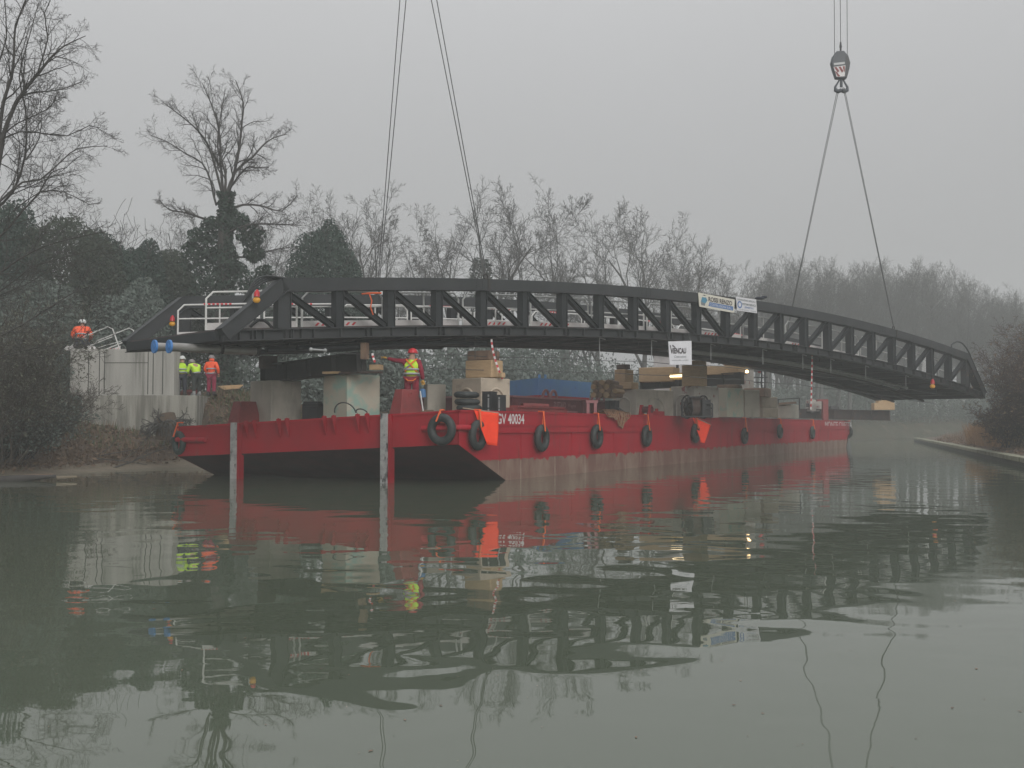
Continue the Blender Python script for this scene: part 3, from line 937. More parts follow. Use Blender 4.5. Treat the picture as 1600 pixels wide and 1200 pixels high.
# thing the worker holds and his step
k = MB(); k.bar(P(656.5, 611, 31.7), P(661, 642, 31.6), 0.03, 0.03); k.build('white_pole', M['white_rail'], None, 'thin white pole leaning on the red bollard housing', cat='pole')
k = MB(); k.tube([P(660, 609, 31.9), P(661, 621, 31.9)], 0.10, 10); k.tube([P(660, 607.5, 31.9), P(660, 609, 31.9)], 0.06, 10)
k.build('blue_canister', M['blue_drum'], None, 'small blue canister behind the red bollard housing', cat='canister')

# blue steel float with red lower band, behind the hatch
fl = thing('blue_float', 'blue steel float with red lower band behind the dark red hatch', 'float', (*P(850, 640, 53)[:2], 1.9))
Yb = 49.0
bow = P(840, 600, Yb)
Lf = P(770, 600, Yb + 5.5)
Rt = P(924, 600, Yb + 5.0)
k = MB()
zt, zm, zb_ = P(840, 590.5, Yb).z, P(840, 617, Yb).z, 1.9


def ring(z, ins):
    q = [bow, Rt, Rt + (Lf - bow), Lf]
    m_ = sum(q, Vector()) / 4
    return [Vector(((m_ + (p_ - m_) * ins).x, (m_ + (p_ - m_) * ins).y, z)) for p_ in q]


k.hexa(ring(zm + 0.005, 0.96) + ring(zt, 1.0))
k.build('blue_shell', M['blue'], fl)
k = MB()
k.hexa(ring(zb_, 0.92) + ring(zm, 0.958))
k.build('red_band', M['hull'], fl)
k = MB()
for dx in (0.0, 0.28):
    c = bow + Vector((0.1 + dx, 0.5, 0)); c.z = zt
    k.tube([c, c + Vector((0, 0, 0.18))], 0.06, 8)
k.build('bitts', M['blue'], fl)

# hatch coaming with faded lettering
h = thing('hatch_coaming', 'long dark red hatch coaming with faded lettering in the middle of the deck', 'hatch', bp(15, 4, dz(4)))
hs0, hs1, hv = s_at(800, 3.2, 630), s_at(953, 3.2, 630), 3.2
zt = P(875, 624, bp((hs0 + hs1) / 2, hv).y).z
k = MB(); k.frame_box(bp(hs0, hv, 1.7), U * (hs1 - hs0), V * 4.5, Vector((0, 0, zt - 1.7))); k.build('coaming', M['dark_red'], h)
k = MB(); k.frame_box(bp(hs0 - 0.05, hv - 0.07, zt - 0.03), U * (hs1 - hs0 + 0.1), V * 4.62, Vector((0, 0, 0.07)))
k.frame_box(bp(hs0 - 0.05, hv - 0.05, zt - 0.55), U * ((hs1 - hs0) * 0.62), V * 0.05, Vector((0, 0, 0.07)))
k.build('edge_strip', M['pale_red'], h)
ss = s_at(865, hv, 628)
text_part('lettering', 'ZUTTARD', bp(ss, hv - 0.001, zt - 0.36), U, (0, 0, 1), 0.24, M['lettering_dim'], h, width=s_at(884, hv, 628) - ss, bold=0.015)
text_part('lettering', 'Wagner', bp(s_at(887, hv, 628), hv - 0.001, zt - 0.32), U, (0, 0, 1), 0.15, M['lettering_dim'], h, width=s_at(900, hv, 628) - s_at(887, hv, 628))
for px in (853, 865, 929, 940):
    c = bp(s_at(px, hv + 0.6, 620), hv + 0.6, zt + 0.01)
    k = MB()
    pts = [c + U * (-0.32 * math.cos(math.pi * i / 10)) + Vector((0, 0, 0.36 * math.sin(math.pi * i / 10))) for i in range(11)]
    k.tube(pts, 0.06, 8)
    k.build('hatch_hoop', M['pale_red'], h)
# low red hatch pads near the gunwale
k = MB()
s0, s1 = s_at(803, 1.0, 640), s_at(886, 1.0, 640)
k.frame_box(bp(s0, 1.0, dz(1) - 0.02), U * (s1 - s0), V * 1.4, Vector((0, 0, 0.24)))
k.frame_box(bp(s0 + 0.2, 0.95, dz(1) + 0.225), U * (s1 - s0 - 0.5), V * 1.5, Vector((0, 0, 0.07)))
for i in range(3):
    k.box(bp(s0 + 1.3 + i * 0.5, 1.1, dz(1) + 0.34), (0.5, 0.25, 0.09), 0.4)
k.build('low_hatch', M['red_box'], None, 'low red hatch cover along the gunwale right of the registration number', cat='hatch')
k = MB()
c = bp(s_at(916, 0.4, 645), 0.4, dz(0.4))
k.box(c + Vector((0, 0, 0.25)), (0.12, 0.3, 0.5), 0.4); k.box(c + Vector((0.28, 0.1, 0.25)), (0.12, 0.3, 0.5), 0.4); k.box(c + Vector((0.14, 0.05, 0.48)), (0.5, 0.34, 0.1), 0.4)
k.build('mooring_bitt', M['pale_red'], None, 'small pale red mooring bitt on the gunwale left of the tan rope', cat='bitt')
# timber stack behind rope
st_c = P(941, 606, 48.5)
n = 0
for row in range(4):
    for i in range(4 - (row > 2)):
        k = MB()
        x0 = 923 + i * 10 + (row % 2) * 3
        p_ = P(x0 + 4, 617 - row * 6.4, 46.5)
        k.tube([p_, p_ + Vector((0.5, 1.3, 0.0))], 0.115 + 0.012 * ((i * 7 + row * 3) % 3), 8)
        nm = ('bottom row', 'second row', 'third row', 'top row')[row]
        pos = ('leftmost', 'second from the left', 'third from the left', 'rightmost')[i if row <= 2 else (0, 1, 3)[i]]
        k.build('log', M['timber_old'] if (i + row) % 2 else M['timber'], None, '%s log, %s, in the small pile by the float' % (pos, nm), cat='log', group='logs piled on the deck')
# bundle rack
k = MB()
for x in (950, 958):
    k.tube([P(x, 622, 47.6), P(x, 592, 47.6)], 0.03, 6)
k.tube([P(948, 596, 47.6), P(960, 596, 47.6)], 0.03, 6); k.tube([P(948, 608, 47.6), P(960, 608, 47.6)], 0.03, 6)
k.build('pipe_rack', M['timber_dark'], None, 'thin dark rack standing right of the small log pile', cat='rack')
# black container pair and tarp
k = MB()
o, a, bv, up = edge_box(945, 962, 968, 625.5, 44.5, t=30)
k.frame_box(o, a * 0.55, bv, up); k.frame_box(o + a * 0.58, a * 0.42, bv, up)
k.prism([o - bv * 0.02 + up * 0.6 - a * 0.05, o - bv * 0.02 - a * 1.3 , o - bv * 0.02 - a * 0.05], bv * 0.8)
k.build('black_tank', M['black_box'], None, 'squat black tank with sloping tail behind the tan rope', cat='tank', bevel=0.02)
def catm(pts):
    out = []
    p = [pts[0]] + pts + [pts[-1]]
    for i in range(1, len(p) - 2):
        for j in range(4):
            t_ = j / 4
            out.append(0.5 * ((2 * p[i]) + (-p[i - 1] + p[i + 1]) * t_ + (2 * p[i - 1] - 5 * p[i] + 4 * p[i + 1] - p[i + 2]) * t_ * t_ + (-p[i - 1] + 3 * p[i] - 3 * p[i + 1] + p[i + 2]) * t_ ** 3))
    return out + [pts[-1]]


# tan rope hung over the gunwale
k = MB()
rng = random.Random(5)
for i in range(13):
    sA = s_at(944 + i * 2.4 + rng.uniform(-2, 2), -0.06, 650)
    drop = 0.10 + 0.62 * math.exp(-((i - 8) / 2.6) ** 2) * rng.uniform(0.55, 1.05)
    pts = [bp(sA + 1.1 - i * 0.09, 0.65 + rng.random() * 0.2, d0 + 0.05 + rng.random() * 0.12), bp(sA + 0.3, 0.15, d0 + 0.12 + rng.random() * 0.08), bp(sA, -0.10, d0 + 0.06),
           bp(sA + 0.15, -0.12, d0 - drop * 0.6), bp(sA + 0.32, -0.13, d0 - drop), bp(sA + 0.52, -0.12, d0 - drop * 0.55), bp(sA + 0.6, -0.10, d0 + 0.07), bp(sA + 0.9, 0.3, d0 + 0.10)]
    k.tube(catm(pts), 0.024, 6)
k.build('rope_coil', M['tan_rope'], None, 'bundle of tan rope drooping over the red gunwale', cat='rope')
# small red winch
wn = thing('deck_winch', 'small red winch on the gunwale before the grey arched block', 'winch', bp(s_at(1018, 0.5, 648), 0.5, dz(0.5)))
c = bp(s_at(1018, 0.5, 648), 0.5, dz(0.5))
k = MB(); k.prism([c + U * -0.35, c + U * 0.25, c + U * 0.1 + Vector((0, 0, 0.5)), c + U * -0.15 + Vector((0, 0, 0.5))], V * 0.08)
k.prism([c + U * -0.35 + V * 0.4, c + U * 0.25 + V * 0.4, c + U * 0.1 + Vector((0, 0, 0.5)) + V * 0.4, c + U * -0.15 + Vector((0, 0, 0.5)) + V * 0.4], V * 0.08); k.build('frame', M['hull'], wn)
k = MB(); k.tube([c + Vector((0, 0, 0.3)) - V * 0.05, c + Vector((0, 0, 0.3)) + V * 0.5], 0.14, 12); k.build('drum', M['dark_red'], wn)
k = MB(); k.box(c + U * 1.1 + Vector((0, 0, 0.12)) + V * 0.2, (0.9, 0.5, 0.24), math.atan2(U.y, U.x)); k.tube([c + U * 1.2 + V * 0.2 + Vector((0, 0, 0.2)), c + U * 1.2 + V * 0.2 + Vector((0, 0, 0.36))], 0.08, 10); k.build('motor', M['hull'], wn)
# hose reel machine
hr = thing('hose_reel', 'black hose reel in a tube frame before the red painted arched block', 'hose reel', (*P(1090, 650, 46.0)[:2], 2.0))
Yh = 46.3
cx = P(1086, 636, Yh)
ax = Vector((math.cos(0.35), math.sin(0.35), 0))
k = MB(); k.tube([cx - ax * 0.34, cx + ax * 0.34], 0.42, 20); k.build('hose_drum', M['timber_dark'], hr)
k = MB()
for e in (-0.4, 0.4):
    k.torus(cx + ax * e, ax, 0.50, 0.035, 24, 8)
    for i in range(5):
        a_ = i * math.pi / 5
        dd = Vector((-ax.y * math.cos(a_), ax.x * math.cos(a_), math.sin(a_)))
        k.tube([cx + ax * e - dd * 0.5, cx + ax * e + dd * 0.5], 0.02, 5)
k.build('flange', M['black_box'], hr)
k = MB()
for (x0, x1, y0, y1) in ((1066, 1113, 620, 652),):
    for dy in (-0.5, 0.5):
        k.tube([P(x0, y1, Yh + dy), P(x0, 624.5, Yh + dy)], 0.045, 8)
        k.tube([P(x1, y1, Yh + dy), P(x1, 631, Yh + dy)], 0.04, 8)
        k.tube([P(1104, 631, Yh + dy), P(x1, 631, Yh + dy)], 0.04, 8)
        k.tube([P(1104, 638, Yh + dy), P(x1, 638, Yh + dy)], 0.03, 8)
        k.tube([P(1074, 620.5, Yh + dy), P(1096, 620.5, Yh + dy)], 0.035, 8)
    k.tube([P(x0, 650, Yh - 0.5), P(x0, 650, Yh + 0.5)], 0.04, 8); k.tube([P(x1, 650, Yh - 0.5), P(x1, 650, Yh + 0.5)], 0.04, 8)
    k.tube([P(x0, 651, Yh - 0.5), P(x1, 651, Yh - 0.5)], 0.04, 8)
k.build('tube_frame', M['black_box'], hr)
k = MB(); k.box(P(1098, 638, Yh - 0.1), (0.42, 0.7, 0.75), 0.35); k.tube([P(1099, 627, Yh - 0.1), P(1099, 621, Yh - 0.1)], 0.05, 8); k.build('motor', M['black_box'], hr, bevel=0.03)
# black bucket
k = MB()
c = bp(s_at(1166, 0.8, 648), 0.8, dz(0.8))
k.tube([c, c + Vector((0, 0, 0.42))], [0.26, 0.32], 16); k.torus(c + Vector((0, 0, 0.42)), (0, 0, 1), 0.32, 0.02, 20, 6)
k.build('bucket', M['black_box'], None, 'black bucket standing on the gunwale below the grey blocks', cat='bucket')

# white deck cabin with a lit lamp behind the timbers
cb = thing('deck_cabin', 'white deck cabin mostly hidden behind the white sign and timbers', 'cabin', (*P(1075, 640, 62)[:2], 2.0))
o, a, bv, up = edge_box(1021, 1062, 1136, 550, 57.5, t=30, maxr=5)
k = MB(); k.frame_box(o, a, bv, up); k.build('cabin_walls', M['white_cabin'], cb, bevel=0.03)
k = MB(); k.frame_box(o + up + Vector((0, 0, 0.004)) - a * 0.06 - bv * 0.06, a * 1.12, bv * 1.12, Vector((0, 0, 0.12))); k.build('cabin_roof', M['black_box'], cb)
k = MB(); nrm = -bv.normalized()
k.frame_box(o + a * 0.12 + nrm * 0.02 + up * 0.60, a * 0.8, nrm * -0.015, up * 0.035); k.build('trim_line', M['black_box'], cb)
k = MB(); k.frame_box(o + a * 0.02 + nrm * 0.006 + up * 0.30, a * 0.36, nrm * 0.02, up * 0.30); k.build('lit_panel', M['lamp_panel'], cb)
fx = thing('strip_lamp', 'lit white strip lamp on the cabin between the timbers', 'lamp', P(1057, 590, 50.6))
k = MB(); k.bar(P(1047, 587.7, 50.7), P(1068, 587.0, 50.4), 0.10, 0.115); k.build('lit_tube', M['lamp_tube'], fx)
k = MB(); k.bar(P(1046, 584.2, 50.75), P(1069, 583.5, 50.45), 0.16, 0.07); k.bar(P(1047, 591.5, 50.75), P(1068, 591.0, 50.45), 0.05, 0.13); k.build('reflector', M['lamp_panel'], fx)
bl = thing('work_lamp', 'small glowing bulb at the pale end of a timber', 'lamp', P(1167, 581, 53.2))
k = MB(); k.ball(P(1167, 580.7, 53.2), 0.085, 12, 8); k.build('bulb', M['lamp_bulb'], bl)
k = MB(); k.tube([P(1167, 584, 53.2), P(1167, 581.8, 53.2)], 0.05, 8); k.bar(P(1167, 584, 53.2), P(1163, 584.5, 53.4), 0.05, 0.05); k.build('holder', M['black_box'], bl)
# rear equipment: grey drum housing, railing
k = MB()
o, a, bv, up = edge_box(1159, 1168, 1178, 577, 58.0, t=40)
k.frame_box(o, a, bv, up); k.frame_box(o + up * 1.001 - a * 0.05 - bv * 0.05, a * 1.1, bv * 1.1, up * 0.03)
k.build('machine_housing', M['concrete_red'], None, 'tall grey machine housing right of the glowing bulb', cat='machine', bevel=0.03)
rl = thing('deck_railing', 'dark pipe railing right of the grey machine housing', 'railing', (*P(1195, 640, 60)[:2], 2.0))
k = MB()
for x in (1190, 1195):
    k.tube([P(x, 606, 60), P(x, 578, 60)], 0.045, 6)
k.build('posts', M['black_box'], rl)
k = MB()
for y in (580, 590, 598):
    k.tube([P(1176, y, 60), P(1200, y - 0.5, 60)], 0.035, 6)
k.build('rails', M['black_box'], rl)
k = MB(); k.ball(P(1187, 578, 60.5), (0.16, 0.16, 0.18), 12, 8); k.tube([P(1187, 582, 60.5), P(1187, 579, 60.5)], 0.1, 8)
k.build('red_buoy', M['red_lens'], None, 'small red float hung on the dark deck railing', cat='buoy')

# ------------------------------------------------------------------ the bridge
BD = Vector((0.7652, 0.6438, 0)).normalized()
BE = Vector((-BD.y, BD.x, 0))
BA = Vector((-6.545, 30.0, 0))
PAN = 1.8085
BWID = 5.84
SKEW = -0.08                         # along-bridge shift per metre across
_nb = np.array([-1, 0, 4, 6, 9, 12, 16, 19.2, 22, 23.0])
_zb = np.array([4.02, 4.08, 4.60, 4.82, 5.0, 4.97, 4.74, 4.02, 3.45, 3.2])
_nt = np.array([0, 4, 6, 9, 12, 16, 19.6, 22])
_zt = np.array([5.876, 6.47, 6.70, 6.91, 6.94, 6.63, 5.99, 5.55])
FB = np.polyfit(_nb, _zb, 3)
FT = np.polyfit(_nt, _zt, 3)
zb = lambda n: float(np.polyval(FB, n))
zt = lambda n: float(np.polyval(FT, n))


def bt(n, o, z):
    q = BA + BD * (n * PAN + SKEW * o) + BE * o
    return Vector((q.x, q.y, z))


def n_at(px, o, py=520):
    kk = kx(px, py)
    q = BA + BE * o + BD * (SKEW * o)
    return (kk * q.y - q.x) / (BD.x - kk * BD.y) / PAN


bridge = thing('truss_bridge', 'dark grey arched steel truss bridge with white railings hanging over the barge', 'bridge', (*bt(11, 3, 0)[:2], 4.9))


def chord(mb, ns, zf, o, w, h, top=True):
    """continuous rectangular tube following zf"""
    vs = []
    for n in ns:
        z = zf(n)
        z0, z1 = (z - h, z) if top else (z, z + h)
        for oo, zz in ((o - w / 2, z0), (o + w / 2, z0), (o + w / 2, z1), (o - w / 2, z1)):
            vs.append(bt(n, oo, zz))
    K = len(ns)
    fs = [(0, 1, 2, 3), tuple(4 * (K - 1) + i for i in (3, 2, 1, 0))]
    for i in range(K - 1):
        for j in range(4):
            fs.append((4 * i + j, 4 * i + (j + 1) % 4, 4 * i + 4 + (j + 1) % 4, 4 * i + 4 + j))
    mb.add(vs, fs)


ns_all = [i * 0.5 for i in range(-2, 47)]
for side, o in (('near', 0.0), ('far', BWID)):
    k = MB()
    chord(k, [-0.05] + [i * 0.5 for i in range(0, 45)] + [22.05], zt, o, 0.34, 0.36)
    chord(k, [-0.05] + [i * 0.5 for i in range(0, 45)] + [22.05], lambda n: zt(n) - 0.362, o, 0.40, 0.022)
    tc_ = k.build('top_chord', M['steel'], bridge)
    k = MB()
    for n in (3.95, 8.3, 13.1, 17.4):
        a_ = bt(n, o, zt(n) - 0.18)
        k.bar(a_ - BE * 0.174, a_ + BE * 0.174, 0.02, 0.33)
        for dn in (-0.13, 0.13):
            for dz_ in (-0.11, -0.04, 0.04, 0.11):
                q_ = bt(n + dn, o, zt(n + dn) - 0.18 + dz_)
                k.bar(q_ - BE * 0.18, q_ + BE * 0.18, 0.028, 0.028)
    k.build('splice_bolts', M['steel_dark'], tc_)
    for n0, n1 in ((0, -1), (22, 23)):
        k = MB()
        a_, b_ = bt(n0, o, zt(n0) - 0.17), bt(n1, o, zb(n1) + 0.2)
        k.bar(a_, b_, 0.34, 0.34)
        e_ = k.build('end_raker', M['steel'], bridge)
        k = MB()
        up = Vector((0, 0, 1))
        d_ = (b_ - a_).normalized()
        x_ = d_.cross(up).normalized(); z_ = x_.cross(d_).normalized()
        for sg in (-1, 1):
            k.bar(a_ + z_ * 0.185 * sg, b_ + z_ * 0.185 * sg, 0.42, 0.025, z_)
        k.build('flange', M['steel'], e_)
    k = MB()
    chord(k, ns_all, lambda n: zb(n) + 0.02, o, 0.05, 0.26, False)
    chord(k, ns_all, lambda n: zb(n) - 0.002, o, 0.34, 0.025, False)
    chord(k, ns_all, lambda n: zb(n) + 0.277, o, 0.34, 0.025, False)
    for i in range(-2, 47):
        n = i * 0.5
        for dn in (0, 0.1) if i % 3 == 0 else (0,):
            c = bt(n + dn + 0.02, o, zb(n) + 0.15)
            k.bar(c - BE * 0.155, c + BE * 0.155, 0.018, 0.25)
    for n in (-0.95, -0.75, -0.55, -0.35, 0.15, 0.3, 22.8, 22.6):
        c = bt(n, o, zb(n) + 0.15)
        k.bar(c - BE * 0.155, c + BE * 0.155, 0.018, 0.25)
    k.build('bottom_chord', M['steel'], bridge)
    for n in range(0, 23):
        wide = 0.40 if n in (0, 22) else 0.25
        k = MB()
        p0, p1 = bt(n, o, zb(n) + 0.30), bt(n, o, zt(n) - 0.37)
        k.bar(p0, p1, 0.20, wide * 0.94, BD)
        for sg in (-1, 1):
            k.bar(p0 + BD * sg * wide / 2, p1 + BD * sg * wide / 2, 0.30, 0.022, BD)
        # gussets under the top chord
        if n >= 11:
            for sg in (-1, 1):
                a_ = p1 + BD * sg * wide / 2 - BE * 0.01
                k.prism([a_, a_ + BD * sg * 0.18, a_ + Vector((0, 0, -0.18))], BE * 0.03)
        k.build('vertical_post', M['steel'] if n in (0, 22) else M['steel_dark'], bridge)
    for n in range(0, 22):
        k = MB()
        if n <= 10:
            p0, p1 = bt(n + 0.07, o, zt(n) - 0.40), bt(n + 0.93, o, zb(n + 1) + 0.32)
        else:
            p0, p1 = bt(n + 0.07, o, zb(n) + 0.32), bt(n + 0.93, o, zt(n + 1) - 0.40)
        k.bar(p0, p1, 0.05, 0.13)
        d_ = (p1 - p0).normalized(); x_ = d_.cross(Vector((0, 0, 1))).normalized(); z_ = x_.cross(d_)
        for sg in (-1, 1):
            k.bar(p0 + z_ * 0.075 * sg, p1 + z_ * 0.075 * sg, 0.20, 0.02, z_)
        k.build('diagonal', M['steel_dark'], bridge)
    # lifting eyes
    for n in (4, 18):
        k = MB()
        c = bt(n + 0.1, o, zt(n + 0.1))
        k.torus(c + Vector((0, 0, 0.10)), BE, 0.085, 0.03, 16, 8)
        k.bar(c - Vector((0, 0, 0.36)) - BE * 0.185, c - BE * 0.185, 0.03, 0.1, BD)
        k.build('lifting_eye', M['beam_black'], bridge)

# deck
k = MB()
chord(k, ns_all, lambda n: zb(n) + 0.31, BWID / 2, BWID - 0.42, 0.05, False)
chord(k, ns_all, lambda n: zb(n) + 0.20, BWID / 2, BWID - 1.4, 0.105, False)
k.build('deck_plate', M['soffit'], bridge)
for i in range(-2, 47):
    n = i * 0.5
    k = MB()
    p0, p1 = bt(n + 0.03, 0.2, zb(n) + 0.14), bt(n + 0.03, BWID - 0.2, zb(n) + 0.14)
    k.ibeam(p0, p1, 0.16, 0.24 if i % 2 == 0 else 0.14, 0.02)
    k.build('floor_beam', M['steel_dark'], bridge)
k = MB()
for o in (BWID / 2 + 0.3, BWID - 0.9):
    chord(k, ns_all[6:], lambda n: zb(n) - 0.12, o, 0.12, 0.1, False)
k.build('stringers', M['soffit'], bridge)
for n in (-1.03, 23.03):
    k = MB()
    k.bar(bt(n, 0.18, zb(n) + 0.17), bt(n, BWID - 0.18, zb(n) + 0.17), 0.12, 0.26)
    k.build('end_beam', M['steel_dark'], bridge)

# railings with kick boards, both sides of the walkway
def railing(o, n0, n1, tape, kicktape, inner):
    zz = lambda n: zb(n) + 0.36
    k = MB()
    c_ = 0.11
    a0, a1 = n0 + 0.05, n1 - 0.05
    H = 1.08
    pts = [bt(a0, o, zz(a0)), bt(a0, o, zz(a0) + H - 0.2), bt(a0 + c_, o, zz(a0) + H), bt(a1 - c_, o, zz(a1) + H), bt(a1, o, zz(a1) + H - 0.2), bt(a1, o, zz(a1))]
    k.tube(pts, 0.030, 8, smooth=False)
    k.tube([bt(a0, o, zz(a0) + 0.62), bt(a1, o, zz(a1) + 0.62)], 0.026, 8)
    m_ = (a0 + a1) / 2
    k.tube([bt(m_, o, zz(m_)), bt(m_, o, zz(m_) + H)], 0.026, 8)
    r_ = k.build('railing', M['white_rail'], bridge)
    k = MB()
    oo = o
    k.prism([bt(a0, oo, zz(a0)), bt(a1, oo, zz(a1)), bt(a1, oo, zz(a1) + 0.2), bt(a0, oo, zz(a0) + 0.2)], BE * 0.02)
    kb = k.build('kickboard', M['kick'], r_)
    if tape or kicktape:
        k = MB()
        if tape:
            for i in range(tape):
                f = 0.3 + 0.04 * i * 1.3
                n_ = a0 + (a1 - a0) * f
                n2 = n_ + 0.045
                k.tube([bt(n_, o, zz(n_) + H), bt(n2, o, zz(n2) + H)], 0.036, 8)
        if kicktape:
            for i in range(kicktape):
                n_ = a0 + (a1 - a0) * (0.15 + 0.075 * i)
                k.prism([bt(n_, o - 0.006, zz(n_) + 0.05), bt(n_ + 0.045, o - 0.006, zz(n_) + 0.05), bt(n_ + 0.095, o - 0.006, zz(n_) + 0.15), bt(n_ + 0.05, o - 0.006, zz(n_) + 0.15)], BE * -0.004)
        k.build('tape_stripes', M['red_tape'], r_)


rg = random.Random(11)
NA, NB = n_at(322, 0.62, 480) - 0.05, n_at(278, BWID - 0.62, 500) - 0.05
for i in range(14):
    n0 = NA + i * 1.65
    railing(0.62, n0, n0 + 1.65, 0, 7 if i in (1, 3, 4, 7, 9) else 0, True)
    n0 = NB + i * 1.65
    railing(BWID - 0.62, n0, n0 + 1.65, 7 if i % 2 == 1 or i in (0, 4) else 0, 8 if i % 3 == 1 else 0, True)

# silver service pipes slung below the deck, blue caps at the left end
for o, n0, y0_, x1_, y1_ in ((1.45, n_at(266, 1.45, 541), 541.5, 402, 549), (1.95, n_at(243, 1.95, 541), 541.5, 392, 549)):
    k = MB()
    n1_ = n_at(x1_, o, y1_)
    pa_, pb2 = bt(n0, o, 0), bt(n1_, o, 0)
    pa_.z = P(266, y0_, pa_.y).z; pb2.z = P(x1_, y1_, pb2.y).z
    k.tube([pa_, pb2], 0.115, 16)
    sp = k.build('service_pipe', M['pipe'], bridge)
    k = MB()
    c = pa_
    k.tube([c - BD * 0.06, c + BD * 0.0], 0.19, 20)
    k.tube([c - BD * 0.075, c - BD * 0.06], 0.08, 12)
    k.build('end_cap', M['blue_cap'], sp)
    k = MB()
    for f_ in (0.55, 0.98):
        q_ = pa_.lerp(pb2, f_)
        k.tube([q_, q_ + BD * 0.1], 0.14, 16)
    k.build('coupling', M['beam_black'], sp)
for o in (1.7, 2.15):
    k = MB()
    k.tube([bt(n * 0.5, o, zb(n * 0.5) - 0.20) for n in range(21, 42)], 0.06, 10)
    k.build('service_pipe', M['galv'], bridge)
for i, (o, dzz, n0, n1) in enumerate(((1.45, -0.24, 0.2, 4.4), (1.95, -0.26, -0.1, 4.0), (2.2, -0.16, 1.3, 3.8), (0.95, -0.22, 0.6, 4.6))):
    k = MB()
    m_ = 8
    k.tube([bt(n0 + (n1 - n0) * j / m_, o + 0.05 * math.sin(j), zb(n0 + (n1 - n0) * j / m_) + dzz - 0.03 * math.sin(j * 0.8)) for j in range(m_ + 1)], 0.085, 12)
    k.build('black_duct', M['duct'], bridge)
# black hose loops on the end posts
k = MB()
for j in range(4):
    a_ = bt(-0.62 + 0.03 * j, -0.05 + 0.05 * j, zt(0) - 0.55)
    c_ = bt(-0.02 + 0.03 * j, -0.02 + 0.05 * j, zt(0) + 0.03)
    pts = []
    for i in range(11):
        f = i / 10
        q_ = a_.lerp(c_, f)
        q_ = q_ + (Vector((0, 0, 1)) * 0.22 - BD * 0.18) * math.sin(math.pi * f) * (1 - 0.14 * j)
        pts.append(q_)
    k.tube([bt(-0.66, 0, zt(0) - 0.75)] + pts + [bt(0.12, 0, zt(0) + 0.02)], 0.026, 6)
k.build('hose_loop', M['hose'], bridge)
k = MB()
a_, c_ = bt(21.55, 0.3, zt(21.5) + 0.1), bt(22.45, 0.1, zb(22) + 1.3)
pts = [a_ + Vector((0, 0, -0.1))]
for i in range(13):
    f = i / 12
    pts.append(Vector((a_.x + (c_.x - a_.x) * f, a_.y + (c_.y - a_.y) * f, a_.z + 0.55 * math.sin(math.pi * (f * 0.62 + 0.12)) - (0.7 * f * f))))
k.tube(pts, 0.04, 8)
k.build('hose_loop', M['hose'], bridge)
k = MB()
pts = [bt(-0.45 + 0.06 * i, 0.3, zb(0) + 0.34 + 0.22 * math.sin(i * 0.5)) for i in range(8)]
k.tube(pts, 0.045, 8)
k.build('hose_loop', M['hose'], bridge)
# safety lines hung under the near side
for dzz, n0, n1 in ((-0.42, 1.0, 21.0), (-1.0, 3.0, 20.5)):
    k = MB()
    pts = []
    for i in range(41):
        n = n0 + (n1 - n0) * i / 40
        # the lines run straighter than the arch
        zl_ = zb(n0) + (zb(n1) - zb(n0)) * i / 40
        pts.append(bt(n, 0.35, 0.45 * zl_ + 0.55 * zb(n) + dzz - 0.05 * abs(math.sin(i * math.pi / 5))))
    k.tube(pts, 0.012, 5)
    k.build('safety_line', M['cable'], bridge)
for n in (4.0, 4.5, 7.2, 8.75, 10.7, 12.6, 14.2, 15.4, 17.0, 19.0):
    k = MB()
    p0 = bt(n, 0.3, zb(n) + 0.1)
    k.tube([p0, p0 + Vector((0, 0, -0.85 if n < 10 else -0.75))], 0.018 if n > 7 else 0.012, 5)
    k.bar(p0 + Vector((0, 0, -0.1)), p0 + BD * 0.3 + Vector((0, 0, -0.14)), 0.03, 0.03)
    k.build('line_hanger', M['galv'] if n > 7 else M['cable'], bridge)
# turnbuckle
k = MB()
a_, c_ = P(486, 546, 29.6), P(508, 547.5, 29.9)
k.tube([a_, c_], 0.03, 8)
for q_ in (a_, c_):
    k.ball(q_, 0.06, 10, 6, -0.99)
k.build('turnbuckle', M['galv'], bridge)

# ------------------------------------------------------------------ banners and sign on the bridge
def plane_pt(px, py, o):
    n = n_at(px, o, py)
    q = bt(n, o, 0)
    return Vector((q.x, q.y, P(px, py, q.y).z))


def board(name, label, cat, quad, o, m_, th=0.02):
    """quad: photo pixels tl, tr, br, bl"""
    pts = [plane_pt(x, y, o) for x, y in quad]
    t_ = thing(name, label, cat, pts[3])
    k = MB()
    k.prism(pts, BE * th)
    k.build('panel', M[m_], t_)
    return t_, pts


def on_board(pts, u_, v_):
    """point on a board; u from left, v from the bottom, pulled 4 mm forward"""
    a_ = pts[3].lerp(pts[2], u_)
    b_ = pts[0].lerp(pts[1], u_)
    return a_.lerp(b_, v_) - BE * 0.004


def bdirs(pts):
    x = (pts[2] - pts[3])
    y = (pts[0] - pts[3])
    return x, y


